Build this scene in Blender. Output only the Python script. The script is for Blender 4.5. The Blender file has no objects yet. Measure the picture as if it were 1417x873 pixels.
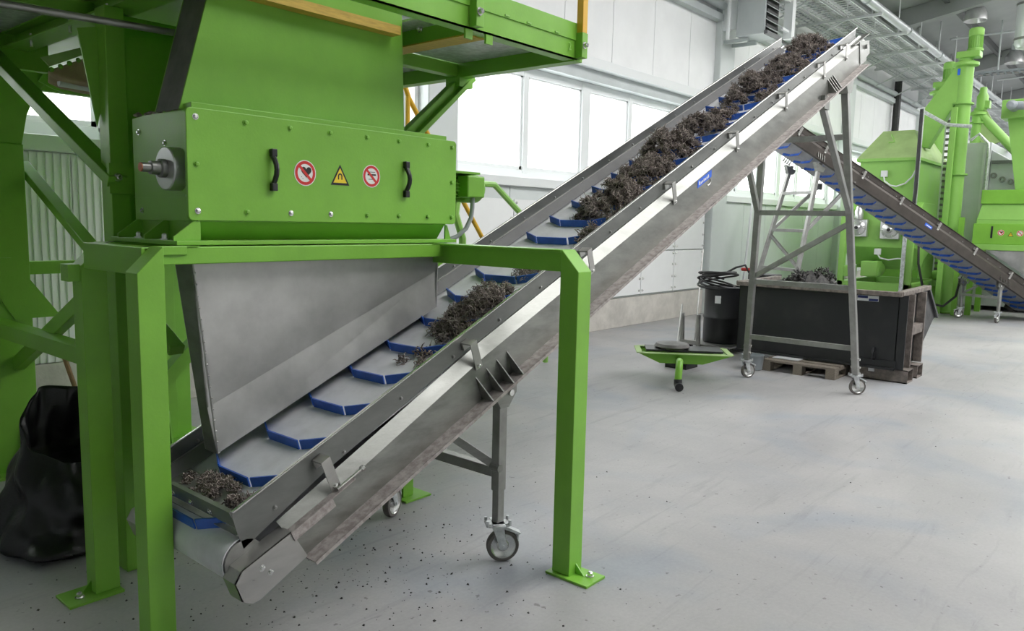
import bpy, math, random
import numpy as np
from mathutils import Matrix, Vector, Euler
random.seed(7); rng = np.random.default_rng(11)
S = bpy.context.scene
COL = S.collection

# ------------------------------------------------------------------ camera
cam = bpy.data.cameras.new('camera'); cam_o = bpy.data.objects.new('camera', cam); COL.objects.link(cam_o)
cam.sensor_fit = 'HORIZONTAL'; cam.sensor_width = 36.0
cam.lens = 1063.61 / 1417.0 * 36.0
cam.clip_start = 0.05; cam.clip_end = 300
_yaw, _pit, _rol = math.radians(49.6557), math.radians(7.0245), math.radians(-1.2326)
_f = Vector((math.sin(_yaw)*math.cos(_pit), math.cos(_yaw)*math.cos(_pit), -math.sin(_pit)))
_r = Vector((math.cos(_yaw), -math.sin(_yaw), 0.0)); _d = _f.cross(_r)
_c, _s = math.cos(_rol), math.sin(_rol)
_R, _D = _r*_c + _d*_s, _d*_c - _r*_s
_m = Matrix((_R, -_D, -_f)).transposed().to_4x4(); _m.translation = Vector((0, 0, 1.65))
cam_o.matrix_world = _m
S.camera = cam_o

# ------------------------------------------------------------------ sky, exposure
W = bpy.data.worlds.new('overcast_sky'); S.world = W; W.use_nodes = True
bg = W.node_tree.nodes['Background']; bg.inputs[0].default_value = (1.0, 0.995, 0.985, 1); bg.inputs[1].default_value = 3.0
S.view_settings.view_transform = 'Standard'; S.view_settings.look = 'None'
S.view_settings.exposure = 0.96; S.view_settings.gamma = 1.0
S.view_settings.use_curve_mapping = False
S.cycles.max_bounces = 10; S.cycles.diffuse_bounces = 6; S.cycles.transparent_max_bounces = 12
S.cycles.caustics_reflective = False; S.cycles.caustics_refractive = False

# ------------------------------------------------------------------ materials
def mat(name, col, rough=0.5, metal=0.0, var=0.0, scale=6.0, bump=0.0, bscale=60.0, rvar=0.0, col2=None, stretch=None, spec=0.5, detail=5.0, lo=0.35, hi=0.65):
    m = bpy.data.materials.new(name); m.use_nodes = True
    nt = m.node_tree; b = nt.nodes['Principled BSDF']
    b.inputs['Base Color'].default_value = (*col, 1); b.inputs['Roughness'].default_value = rough
    b.inputs['Metallic'].default_value = metal; b.inputs['Specular IOR Level'].default_value = spec
    if var or col2 or bump or rvar:
        tc = nt.nodes.new('ShaderNodeTexCoord'); mp = nt.nodes.new('ShaderNodeMapping')
        if stretch: mp.inputs['Scale'].default_value = stretch
        nt.links.new(tc.outputs['Object'], mp.inputs['Vector'])
        n = nt.nodes.new('ShaderNodeTexNoise'); n.inputs['Scale'].default_value = scale; n.inputs['Detail'].default_value = detail
        n.inputs['Roughness'].default_value = 0.62
        nt.links.new(mp.outputs[0], n.inputs['Vector'])
        if var or col2:
            r = nt.nodes.new('ShaderNodeValToRGB')
            c2 = col2 or tuple(min(1, c*(1+var)) for c in col)
            c1 = col if col2 else tuple(c*(1-var) for c in col)
            r.color_ramp.elements[0].position = lo; r.color_ramp.elements[1].position = hi
            r.color_ramp.elements[0].color = (*c1, 1); r.color_ramp.elements[1].color = (*c2, 1)
            nt.links.new(n.outputs['Fac'], r.inputs[0]); nt.links.new(r.outputs[0], b.inputs['Base Color'])
        if rvar:
            mr = nt.nodes.new('ShaderNodeMapRange'); mr.inputs['To Min'].default_value = max(0.02, rough-rvar); mr.inputs['To Max'].default_value = min(1, rough+rvar)
            mr.inputs['From Min'].default_value = 0.3; mr.inputs['From Max'].default_value = 0.7
            nt.links.new(n.outputs['Fac'], mr.inputs['Value']); nt.links.new(mr.outputs[0], b.inputs['Roughness'])
        if bump:
            n2 = nt.nodes.new('ShaderNodeTexNoise'); n2.inputs['Scale'].default_value = bscale; n2.inputs['Detail'].default_value = 4
            nt.links.new(mp.outputs[0], n2.inputs['Vector'])
            bp = nt.nodes.new('ShaderNodeBump'); bp.inputs['Strength'].default_value = bump; bp.inputs['Distance'].default_value = 0.01
            nt.links.new(n2.outputs['Fac'], bp.inputs['Height']); nt.links.new(bp.outputs[0], b.inputs['Normal'])
    return m

GREEN = mat('green_paint', (0.208, 0.48, 0.052), 0.38, 0, 0.07, 3.0, 0.05, 90, 0.08)
GREEN2 = mat('hazed_light_green', (0.265, 0.53, 0.11), 0.42, 0, 0.06, 2.0, 0.04, 60, 0.08)  # far machines: distance haze put into the green; also pale beads and rails
GREEN3 = mat('dusty_green_paint', (0.37, 0.52, 0.21), 0.6, 0, 0.10, 3.0)
STEEL = mat('stainless_steel', (0.48, 0.47, 0.45), 0.36, 0.85, 0.10, 4.0, 0.03, 200, 0.10, stretch=(1, 1, 3))
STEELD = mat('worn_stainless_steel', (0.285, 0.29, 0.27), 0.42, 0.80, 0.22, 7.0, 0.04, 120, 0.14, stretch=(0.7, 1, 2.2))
DIRTY = mat('dusty_steel', (0.50, 0.46, 0.44), 0.6, 0.5, 0, 30.0, 0.12, 140, 0, col2=(0.33, 0.29, 0.275), lo=0.40, hi=0.62)
STEEL2 = mat('shaded_steel', (0.085, 0.074, 0.066), 0.5, 0.5, 0.18, 5.0, 0.03, 100, 0.1)  # second conveyor's steel, shadow and dark reflections put into the colour
GUARD = mat('grey_guard_sheet', (0.20, 0.205, 0.195), 0.42, 0.7, 0.15, 5.0, 0.03, 120, 0.1, stretch=(0.7, 1, 2))
SKIRT = mat('dark_skirt', (0.13, 0.13, 0.13), 0.5, 0.2, 0.1, 6)
CHUTE = mat('matt_stainless_sheet', (0.52, 0.515, 0.50), 0.46, 0.72, 0.16, 3.2, 0.03, 40, 0.12)
GALV = mat('galvanised_steel', (0.62, 0.64, 0.65), 0.42, 0.5, 0.20, 26.0, 0.04, 60, 0.12, detail=2)
TRAY = mat('bright_zinc_wire', (0.72, 0.74, 0.74), 0.4, 0.3, 0.04, 4.0)
DUCTM = mat('smooth_zinc_sheet', (0.64, 0.66, 0.67), 0.34, 0.6, 0.05, 2.0)
TUBE = mat('grey_steel_tube', (0.33, 0.33, 0.315), 0.42, 0.75, 0.15, 9.0, 0.03, 100, 0.1)
WHITE = mat('white_panel_paint', (0.87, 0.88, 0.88), 0.45, 0, 0.03, 1.5)
WHITE2 = mat('white_trim_paint', (0.82, 0.845, 0.845), 0.4)
PANEL = mat('off_white_panel', (0.66, 0.70, 0.69), 0.45, 0, 0.03, 1.5)
LIGHTGREY = mat('light_grey_paint', (0.52, 0.56, 0.56), 0.45, 0, 0.05, 2)
CEIL = mat('grey_roof_sheet', (0.36, 0.375, 0.37), 0.6, 0.1, 0.06, 1.2)
CEILD = mat('dark_grey_beam', (0.13, 0.135, 0.135), 0.5)
PLINTH = mat('plinth_concrete', (0.50, 0.48, 0.44), 0.85, 0, 0, 3.5, 0.3, 40, 0, col2=(0.66, 0.63, 0.58))
BELT = mat('white_belt', (0.70, 0.70, 0.73), 0.45, 0, 0, 9, 0.02, 50, 0.05, col2=(0.58, 0.58, 0.60), lo=0.45, hi=0.75)
BELT2 = mat('shaded_belt', (0.30, 0.30, 0.31), 0.5, 0, 0.1, 9)  # white belt with its underside shade put into the colour
BLUE = mat('blue_cleat', (0.030, 0.115, 0.50), 0.38, 0, 0.15, 12)
BLUEP = mat('blue_label_print', (0.03, 0.14, 0.72), 0.4)
RUBBER = mat('black_rubber', (0.022, 0.022, 0.023), 0.55, 0, 0.3, 10)
TYRE = mat('grey_tyre', (0.12, 0.11, 0.10), 0.6, 0, 0.2, 14)
BLACK = mat('black_plastic', (0.018, 0.019, 0.021), 0.35)
BLACKS = mat('black_steel_paint', (0.016, 0.017, 0.019), 0.45, 0.0, 0, 5, 0.04, 60, 0.12, col2=(0.032, 0.032, 0.032), lo=0.5, hi=0.8)
BAG = mat('black_sack_film', (0.010, 0.010, 0.012), 0.36, 0, 0.3, 8, 0.35, 26, 0.10)
WORN = mat('worn_rim_metal', (0.22, 0.19, 0.17), 0.6, 0.5, 0.35, 14)
YELLOW = mat('yellow_paint', (0.72, 0.42, 0.025), 0.4, 0, 0.06, 5)
WOODY = mat('timber_and_lit_flange', (0.55, 0.36, 0.06), 0.6, 0, 0.15, 12, stretch=(1, 8, 8))
WOOD = mat('grey_pallet_wood', (0.22, 0.19, 0.155), 0.8, 0, 0.25, 10, 0.2, 60, stretch=(2, 12, 12))
STICKW = mat('wooden_handle', (0.42, 0.27, 0.13), 0.55, 0, 0.15, 20)
CHROME = mat('zinc_bolt', (0.72, 0.72, 0.70), 0.25, 0.95)
ALU = mat('machined_aluminium', (0.62, 0.62, 0.62), 0.32, 0.8, 0.06, 8)
RED = mat('red_print', (0.62, 0.03, 0.025), 0.45)
SIGNW = mat('white_print', (0.82, 0.82, 0.80), 0.45)
SIGNY = mat('yellow_print', (0.85, 0.62, 0.03), 0.45)
INK = mat('black_print', (0.015, 0.015, 0.015), 0.5)
GREYINK = mat('grey_print', (0.25, 0.25, 0.27), 0.5)
ORANGE = mat('orange_shaft_end', (0.55, 0.16, 0.05), 0.5)
HOSE = mat('grey_hose', (0.40, 0.42, 0.44), 0.45)
WHITEP = mat('white_plastic', (0.72, 0.73, 0.74), 0.4)
GREYP = mat('grey_plastic', (0.30, 0.33, 0.35), 0.5, 0, 0.08, 5)
TAN = mat('tan_dusty_sheet', (0.42, 0.30, 0.20), 0.7, 0, 0.15, 9)
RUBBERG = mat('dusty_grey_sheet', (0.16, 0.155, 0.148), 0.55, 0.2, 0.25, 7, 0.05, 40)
SHRED = mat('shredded_fibre', (0.13, 0.105, 0.093), 0.85, 0, 0, 28, 0, 60, 0, col2=(0.54, 0.465, 0.42), lo=0.36, hi=0.70)
SHREDD = mat('dark_shred_core', (0.075, 0.06, 0.054), 0.9, 0, 0.3, 30)
DARKLUMP = mat('dark_lumps', (0.035, 0.035, 0.036), 0.8, 0, 0, 30, 0, 60, 0, col2=(0.11, 0.105, 0.10))
CRUMB = mat('dark_crumb', (0.035, 0.032, 0.032), 0.85)

def floor_material():
    m = bpy.data.materials.new('polished_concrete'); m.use_nodes = True
    nt = m.node_tree; b = nt.nodes['Principled BSDF']; L = nt.links.new
    tc = nt.nodes.new('ShaderNodeTexCoord')
    def noise(sc, det, rough=0.6, vec=None, dist=0.0):
        n = nt.nodes.new('ShaderNodeTexNoise'); n.inputs['Scale'].default_value = sc; n.inputs['Detail'].default_value = det
        n.inputs['Roughness'].default_value = rough; n.inputs['Distortion'].default_value = dist
        L(vec if vec else tc.outputs['Object'], n.inputs['Vector']); return n.outputs['Fac']
    def ramp(f, p0, c0, p1, c1):
        r = nt.nodes.new('ShaderNodeValToRGB'); r.color_ramp.elements[0].position = p0; r.color_ramp.elements[1].position = p1
        r.color_ramp.elements[0].color = c0 if len(c0) == 4 else (*c0, 1); r.color_ramp.elements[1].color = c1 if len(c1) == 4 else (*c1, 1)
        L(f, r.inputs[0]); return r.outputs[0]
    def mix(f, a, c, mode='MIX'):
        x = nt.nodes.new('ShaderNodeMix'); x.data_type = 'RGBA'; x.blend_type = mode
        if isinstance(f, float): x.inputs[0].default_value = f
        else: L(f, x.inputs[0])
        L(a, x.inputs[6]); L(c, x.inputs[7]); return x.outputs[2]
    big = ramp(noise(0.55, 6, 0.6, dist=0.6), 0.36, (0.325, 0.322, 0.324), 0.66, (0.435, 0.427, 0.422))
    blu = ramp(noise(0.9, 4, 0.5, dist=1.2), 0.50, (1, 1, 1), 0.72, (0.84, 0.90, 0.98))
    c = mix(1.0, big, blu, 'MULTIPLY')
    mp = nt.nodes.new('ShaderNodeMapping'); mp.inputs['Rotation'].default_value = (0, 0, 0.55); mp.inputs['Scale'].default_value = (0.7, 7.0, 1)
    L(tc.outputs['Object'], mp.inputs['Vector'])
    scf = ramp(noise(1.6, 7, 0.65, mp.outputs[0], 0.8), 0.56, (1, 1, 1), 0.74, (0.82, 0.82, 0.83))
    c = mix(1.0, c, scf, 'MULTIPLY')
    mp2 = nt.nodes.new('ShaderNodeMapping'); mp2.inputs['Rotation'].default_value = (0, 0, -0.35); mp2.inputs['Scale'].default_value = (0.5, 10.0, 1)
    L(tc.outputs['Object'], mp2.inputs['Vector'])
    scr = ramp(noise(1.3, 8, 0.7, mp2.outputs[0], 1.5), 0.66, (1, 1, 1), 0.71, (0.72, 0.72, 0.73))
    c = mix(1.0, c, scr, 'MULTIPLY')
    grain = ramp(noise(55, 3, 0.7), 0.3, (0.93, 0.93, 0.93), 0.7, (1.04, 1.04, 1.04))
    c = mix(1.0, c, grain, 'MULTIPLY')
    spk = ramp(noise(26, 2, 0.5), 0.70, (1, 1, 1), 0.745, (0.55, 0.54, 0.53))
    c = mix(1.0, c, spk, 'MULTIPLY')
    L(c, b.inputs['Base Color'])
    mr = nt.nodes.new('ShaderNodeMapRange'); mr.inputs['To Min'].default_value = 0.38; mr.inputs['To Max'].default_value = 0.62
    L(noise(1.4, 5, 0.6), mr.inputs['Value']); L(mr.outputs[0], b.inputs['Roughness'])
    bp = nt.nodes.new('ShaderNodeBump'); bp.inputs['Strength'].default_value = 0.08; bp.inputs['Distance'].default_value = 0.004
    L(noise(30, 5, 0.6), bp.inputs['Height']); L(bp.outputs[0], b.inputs['Normal'])
    return m
FLOOR = floor_material()

def glass_material():
    m = bpy.data.materials.new('window_glass'); m.use_nodes = True
    nt = m.node_tree; nt.nodes.remove(nt.nodes['Principled BSDF']); out = nt.nodes['Material Output']
    t = nt.nodes.new('ShaderNodeBsdfTransparent'); t.inputs[0].default_value = (0.96, 0.98, 0.98, 1)
    g = nt.nodes.new('ShaderNodeBsdfGlossy'); g.inputs['Roughness'].default_value = 0.02
    x = nt.nodes.new('ShaderNodeMixShader'); x.inputs[0].default_value = 0.05
    nt.links.new(t.outputs[0], x.inputs[1]); nt.links.new(g.outputs[0], x.inputs[2])
    nt.links.new(x.outputs[0], out.inputs[0]); return m
GLASS = glass_material()

# ------------------------------------------------------------------ mesh helpers
WM = {}                                   # world matrix of every thing root
I4 = Matrix.Identity(4)
def V(*a): return Vector(a)
class MB:
    def __init__(s): s.v = []; s.f = []
    def add(s, vs, fs):
        o = len(s.v); s.v += [Vector(p) for p in vs]; s.f += [tuple(i+o for i in f) for f in fs]; return s
    def box(s, a, b):                     # two opposite corners
        (x0, y0, z0), (x1, y1, z1) = a, b
        x0, x1 = min(x0, x1), max(x0, x1); y0, y1 = min(y0, y1), max(y0, y1); z0, z1 = min(z0, z1), max(z0, z1)
        return s.add([(x0,y0,z0),(x1,y0,z0),(x1,y1,z0),(x0,y1,z0),(x0,y0,z1),(x1,y0,z1),(x1,y1,z1),(x0,y1,z1)],
                     [(0,3,2,1),(4,5,6,7),(0,1,5,4),(1,2,6,5),(2,3,7,6),(3,0,4,7)])
    def beam(s, a, b, w, h, up=(0, 0, 1)):  # w across, h along up
        a, b = Vector(a), Vector(b); d = (b-a).normalized(); u = Vector(up)
        if abs(d.dot(u)) > 0.98: u = Vector((1, 0, 0))
        x = d.cross(u).normalized(); u = x.cross(d).normalized()
        q = [x*(sx*w/2) + u*(sy*h/2) for sx, sy in ((-1,-1),(1,-1),(1,1),(-1,1))]
        return s.add([a+k for k in q] + [b+k for k in q], [(3,2,1,0),(4,5,6,7),(0,1,5,4),(1,2,6,5),(2,3,7,6),(3,0,4,7)])
    def prism(s, poly, vec):              # planar polygon pushed along vec
        n = len(poly); vec = Vector(vec); p = [Vector(q) for q in poly]
        return s.add(p + [q+vec for q in p], [tuple(range(n-1, -1, -1)), tuple(range(n, 2*n))] + [(i, (i+1) % n, n+(i+1) % n, n+i) for i in range(n)])
    def tube(s, pts, r, seg=8, cap=True, closed=False):
        pts = [Vector(p) for p in pts]; n = len(pts); rs = r if isinstance(r, (list, tuple)) else [r]*n
        ring = []; prev = None
        for i, p in enumerate(pts):
            if closed: d = pts[(i+1) % n] - pts[i-1]
            else: d = pts[min(i+1, n-1)] - pts[max(i-1, 0)]
            d = d.normalized() if d.length > 1e-9 else Vector((0, 0, 1))
            if prev is None:
                u = Vector((0, 0, 1)) if abs(d.z) < 0.9 else Vector((1, 0, 0)); x = d.cross(u).normalized()
            else:
                x = prev - d*prev.dot(d); x = x.normalized()
            prev = x; y = d.cross(x)
            ring.append([p + (x*math.cos(2*math.pi*k/seg) + y*math.sin(2*math.pi*k/seg))*rs[i] for k in range(seg)])
        vs = [q for rg in ring for q in rg]; fs = []
        for i in range(n if closed else n-1):
            j = (i+1) % n
            for k in range(seg): fs.append((i*seg+k, i*seg+(k+1) % seg, j*seg+(k+1) % seg, j*seg+k))
        if cap and not closed: fs += [tuple(range(seg-1, -1, -1)), tuple((n-1)*seg+k for k in range(seg))]
        return s.add(vs, fs)
    def cyl(s, a, b, r, seg=16, r2=None): return s.tube([a, b], [r, r if r2 is None else r2], seg)
    def lathe(s, prof, o=(0, 0, 0), axis='z', seg=24, close=False):   # prof: (radius, height)
        vs = []; fs = []; n = len(prof)
        for r, h in prof:
            for k in range(seg):
                c, t = r*math.cos(2*math.pi*k/seg), r*math.sin(2*math.pi*k/seg)
                q = {'z': (c, t, h), 'x': (h, c, t), 'y': (t, h, c)}[axis]; vs.append(Vector(q) + Vector(o))
        for i in range(n if close else n-1):
            j = (i+1) % n
            for k in range(seg): fs.append((i*seg+k, i*seg+(k+1) % seg, j*seg+(k+1) % seg, j*seg+k))
        if not close:
            if prof[0][0] > 1e-4: fs.append(tuple(range(seg-1, -1, -1)))
            if prof[-1][0] > 1e-4: fs.append(tuple((n-1)*seg+k for k in range(seg)))
        return s.add(vs, fs)
    def mesh(s, name, m, smooth=False, M=None):
        me = bpy.data.meshes.new(name)
        vs = [M @ v for v in s.v] if M is not None else s.v
        me.from_pydata([tuple(v) for v in vs], [], s.f); me.validate(); me.update()
        if M is None or M.to_3x3().determinant() > 0: pass
        import bmesh
        bm = bmesh.new(); bm.from_mesh(me); bmesh.ops.recalc_face_normals(bm, faces=bm.faces); bm.to_mesh(me); bm.free()
        if m: me.materials.append(m)
        if smooth:
            me.polygons.foreach_set('use_smooth', [True]*len(me.polygons))
            try: me.set_sharp_from_angle(angle=math.radians(40))
            except Exception: pass
        return me
    def build(s, name, m, parent=None, smooth=False, bevel=0.0, space=None, kind=None):
        if parent is not None:
            M = WM[parent].inverted() @ (space or I4); o = bpy.data.objects.new(name, s.mesh(name, m, smooth, M)); o.parent = parent
            WM[o] = WM[parent]
        else:
            vs = [(space or I4) @ v for v in s.v]
            lo = [min(v[i] for v in vs) for i in range(3)]; hi = [max(v[i] for v in vs) for i in range(3)]
            loc = Vector(((lo[0]+hi[0])/2, (lo[1]+hi[1])/2, lo[2]))
            o = bpy.data.objects.new(name, s.mesh(name, m, smooth, Matrix.Translation(-loc) @ (space or I4))); o.location = loc
            WM[o] = Matrix.Translation(loc)
        COL.objects.link(o)
        if bevel:
            b = o.modifiers.new('edge', 'BEVEL'); b.width = bevel; b.segments = 2; b.limit_method = 'ANGLE'; b.angle_limit = math.radians(35)
        if kind: o['kind'] = kind
        return o
def tag(o, label, cat, group=None, kind=None):
    o['label'] = label; o['category'] = cat
    if group: o['group'] = group
    if kind: o['kind'] = kind
    return o
def thing(name, label, cat, loc=(0, 0, 0), rot=None, group=None):
    o = bpy.data.objects.new(name, None); COL.objects.link(o); o.empty_display_size = 0.1
    M = Matrix.Translation(Vector(loc)) @ (rot.to_4x4() if rot is not None else I4)
    o.matrix_basis = M; WM[o] = M; tag(o, label, cat, group); return o
def place(name, me, parent, M):           # a part that shares mesh data; M = its world matrix
    o = bpy.data.objects.new(name, me); COL.objects.link(o); o.parent = parent
    o.matrix_basis = WM[parent].inverted() @ M; WM[o] = M; return o
def struct(o): o['kind'] = 'structure'; return o
def T(*a): return Matrix.Translation(Vector(a))
def RX(a): return Matrix.Rotation(a, 4, 'X')
def RY(a): return Matrix.Rotation(a, 4, 'Y')
def RZ(a): return Matrix.Rotation(a, 4, 'Z')
def bolt_mesh(r=0.0085, h=0.007, m=CHROME):
    return MB().lathe([(r*1.5, 0), (r*1.5, h*0.25), (r, h*0.25), (r, h), (r*0.6, h*1.25)], seg=8).mesh('bolt', m)
BOLT = bolt_mesh(); BOLTG = bolt_mesh(0.009, 0.007, GREEN); BOLTS = bolt_mesh(0.0065, 0.006, TUBE); BOLTB = bolt_mesh(0.013, 0.02)
# ------------------------------------------------------------------ the hall
struct(MB().box((-5.2, -12.4, -0.2), (46.3, 6.95, 0)).build('floor', FLOOR))
YW = 6.60
w = MB()
w.box((-5, YW+0.02, 0), (46, 6.97, 2.10)); w.box((-5, YW+0.02, 3.90), (46, 6.97, 6.75))
WINS = [(-0.9, 2.75), (4.5, 6.02), (6.62, 13.18), (13.86, 20.30), (21.0, 27.4), (28.2, 34.5), (35.3, 41.5)]
xs = [-5] + [x for a in WINS for x in a] + [46]
for a, b in zip(xs[0::2], xs[1::2]): w.box((a, YW+0.02, 2.10), (b, 6.97, 3.90))
wall = struct(w.build('wall_back', WHITE))
# ribbed lower panels left of the first pillar, flat ones after it
def ribbed(x0, x1, z0, z1):
    m = MB(); n = int(round((x1-x0)/0.055)); p = []
    for i in range(n):
        a = x0 + (x1-x0)*i/n; d = (x1-x0)/n
        p += [(a, YW-0.002), (a+d*0.72, YW-0.002), (a+d*0.80, YW-0.014), (a+d*0.94, YW-0.014)]
    p += [(x1, YW-0.002)]
    k = len(p)
    m.add([(x, y, z0) for x, y in p] + [(x, y, z1) for x, y in p], [(i, i+1, k+i+1, k+i) for i in range(k-1)])
    m.add([(x0, YW+0.03, z0), (x1, YW+0.03, z0), (x1, YW+0.03, z1), (x0, YW+0.03, z1)], [(0, 1, 2, 3)])
    return m
pill = [(-1.05, -0.60)] + [(6.08, 6.56), (13.22, 13.80), (20.36, 20.94), (27.5, 28.08), (34.6, 35.18), (41.7, 42.3)]
x = -0.6
while x < 6.0:
    b = min(x+1.0, 6.06); ribbed(x+0.004, b-0.004, 0.47, 2.09).build('panel', WHITE, wall); x = b
for (a, b) in [(pill[i][1], pill[i+1][0]) for i in range(1, 6)]:
    n = 6; d = (b-a)/n
    for i in range(n):
        MB().box((a+d*i+0.006, YW-0.006, 0.47), (a+d*(i+1)-0.006, YW+0.03, 2.09)).build('panel', PANEL, wall)
for i in range(40):                        # upper facing panels
    a = -2.0 + i*1.19
    MB().box((a+0.006, YW-0.03, 3.98), (a+1.184, YW+0.03, 6.7)).build('panel', WHITE, wall)
struct(MB().box((-5, YW-0.03, 0), (46, 6.9, 0.46)).build('baseboard_back', PLINTH, bevel=0.006))
struct(MB().box((-5, YW-0.07, 2.10), (46, 6.9, 2.22)).build('trim_1', WHITE2, bevel=0.008))      # window ledge
struct(MB().box((-5, YW-0.08, 3.86), (46, 6.9, 4.0)).build('trim_2', WHITE2, bevel=0.01))        # lintel
struct(MB().box((-5, 6.64, 3.70), (46, 6.80, 3.88)).build('trim_20', LIGHTGREY))  # added grey strip standing in for the soffit's shade under the lintel
struct(MB().box((-5, YW-0.16, 5.26), (46, YW+0.02, 5.38)).tube([(-5, YW-0.14, 5.52), (46, YW-0.14, 5.52)], 0.07, 12).build('trim_3', LIGHTGREY, smooth=True))
for i, (a, b) in enumerate(pill): struct(MB().box((a, YW-0.15, 0), (b, YW+0.05, 6.6)).build('trim_%d' % (4+i), PANEL, bevel=0.015))
# windows: frame, mullions, panes
def window(n, x0, x1, cuts):
    o = MB().box((x0, 6.80, 2.2), (x1, 6.90, 2.34)).box((x0, 6.80, 3.58), (x1, 6.90, 3.92)).box((x0, 6.80, 2.3), (x0+0.09, 6.9, 3.9)).box((x1-0.09, 6.8, 2.3), (x1, 6.9, 3.9))
    f = struct(o.build('window_%d' % n, WHITE2, bevel=0.006))
    xs = [x0+0.09] + [c for c, w_ in cuts] + [x1-0.09]; ws = [0] + [w_ for c, w_ in cuts] + [0]
    for c, w_ in cuts: MB().box((c-w_/2, 6.79, 2.3), (c+w_/2, 6.91, 3.9)).build('mullion', WHITE2, f, bevel=0.006)
    for i in range(len(xs)-1):
        a, b = xs[i]+ws[i]/2, xs[i+1]-ws[i+1]/2
        s = MB()
        s.box((a, 6.82, 2.34), (a+0.04, 6.87, 3.60)).box((b-0.04, 6.82, 2.34), (b, 6.87, 3.60)).box((a, 6.82, 2.34), (b, 6.87, 2.385)).box((a, 6.82, 3.56), (b, 6.87, 3.60))
        s.build('sash', WHITE2, f)
        MB().box((a+0.03, 6.842, 2.37), (b-0.03, 6.848, 3.57)).build('pane', GLASS, f)
window(1, -0.9, 2.78, [(0.3, 0.1), (1.5, 0.1)])
window(2, 4.5, 6.02, [(5.25, 0.1)])
window(3, 6.62, 13.18, [(8.20, 0.10), (9.60, 0.20), (10.83, 0.10), (12.19, 0.12)])
for k, (a, b) in enumerate(WINS[3:]):
    L_ = b-a; window(4+k, a, b, [(a+L_*q, 0.2 if abs(q-0.5) < 0.1 else 0.1) for q in (0.17, 0.33, 0.5, 0.67, 0.83)])
# roof: sloping sheet, rafters, purlins
def zc(y): return 6.62 + 0.18*(6.7-y)
ROOF_GAP = (0.8, -4.9)                        # added unseen roof opening, sized for its daylight, between these two lines
cl = MB().prism([(-5, 6.95, zc(6.95)), (-5, ROOF_GAP[0], zc(ROOF_GAP[0])), (-5, ROOF_GAP[0], zc(ROOF_GAP[0])+0.12), (-5, 6.95, zc(6.95)+0.12)], (51.3, 0, 0))
cl.prism([(-5, -12.4, zc(6.95)), (-5, ROOF_GAP[1], zc(ROOF_GAP[0])), (-5, ROOF_GAP[1], zc(ROOF_GAP[0])+0.12), (-5, -12.4, zc(6.95)+0.12)], (51.3, 0, 0))
cl.box((-5, ROOF_GAP[1], zc(ROOF_GAP[0])), (2.6, ROOF_GAP[0], zc(ROOF_GAP[0])+0.12))  # opening kept shut at this end to darken the left side
cl = struct(cl.build('ceiling', CEIL))
struct(MB().box((-5.2, -12.4, 0), (-5, 6.95, 8.3)).build('wall_left', LIGHTGREY))
m = MB().box((-5, -12.4, 0), (46, -12.2, 6.7))
struct(m.build('wall_front', WHITE))
for x0, x1 in pill[1:]:
    xc = (x0+x1)/2
    MB().prism([(xc-0.12, 6.6, zc(6.6)-0.42), (xc-0.12, 0.8, zc(0.8)-0.42), (xc-0.12, 0.8, zc(0.8)-0.01), (xc-0.12, 6.6, zc(6.6)-0.01)], (0.24, 0, 0)).build('rafter', CEIL, cl)
for y in (5.9, 4.45, 2.9, 1.4):
    MB().box((-5, y-0.05, zc(y)-0.17), (46.5, y+0.05, zc(y)-0.005)).build('purlin', CEILD if y == 4.45 else CEIL, cl)
for x in (16.5, 23.8, 31.0): MB().cyl((x, 5.0, zc(5.0)-0.2), (x+3.2, 1.0, zc(1.0)-0.2), 0.03, 8).build('tie_rod', LIGHTGREY, cl)
struct(MB().box((46, -12.4, 0), (46.3, 6.9, 8.3)).build('wall_far', LIGHTGREY))

# guard sheets bolted to the wall below the window ledge
def guard_sheet(x0, x1, z0, z1, label):
    o = MB().box((x0, YW-0.045, z0), (x1, YW-0.034, z1)).build('guard_sheet', WHITE, None, bevel=0.002)
    tag(o, label, 'wall sheet', 'guard sheets on the wall')
    for fx in (0.04, 0.96):
        for u in (0.08, 0.36, 0.66, 0.94): place('bolt', BOLTB, o, T(x0+(x1-x0)*fx, YW-0.045, z0+(z1-z0)*u) @ RX(math.pi/2))
for k, w_ in enumerate(('first', 'second', 'third', 'fourth', 'fifth', 'last')):
    a = 6.63+k*1.085
    guard_sheet(a, a+1.07, 0.50, 1.20, w_ + ' white bolted wall sheet, lower row, counted from separator motor to pillar')
    guard_sheet(a, a+1.07, 1.215, 1.93, w_ + ' white bolted wall sheet, upper row, counted from separator motor to pillar')

# mesh cable trays under the roof edge
def tray_run(y, z, wd, x0, x1, label):
    t = thing('cable_tray', label, 'cable tray', (x0, y, z), None, 'cable trays along the wall')
    for sy in (-1, 1):
        MB().box((x0, y+sy*wd/2-0.012, z), (x1, y+sy*wd/2+0.012, z+0.06)).build('side_rail', TRAY, t)
    m = MB(); x = x0+0.1
    while x < x1: m.box((x, y-wd/2, z+0.004), (x+0.022, y+wd/2, z+0.016)); x += 0.16
    m.build('rungs', TRAY, t, kind='stuff')
    c = MB()
    for k in range(int(wd/0.07)):
        if rng.random() < 0.45:
            yy = y-wd/2+0.04+k*0.07; c.tube([(x0+i*(x1-x0)/14, yy+0.012*rng.normal(), z+0.03+0.006*rng.normal()) for i in range(15)], 0.014, 5)
    if c.v: c.build('cables', GREYP, t, kind='stuff')
tray_run(6.22, 5.92, 0.34, 14.7, 44, 'galvanised mesh cable tray nearest the window wall, above the cornice')
tray_run(5.72, 5.92, 0.42, 14.7, 44, 'galvanised mesh cable tray, second from the window wall')
tray_run(5.22, 5.92, 0.34, 14.7, 44, 'galvanised mesh cable tray nearest the bright round pipe')
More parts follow.
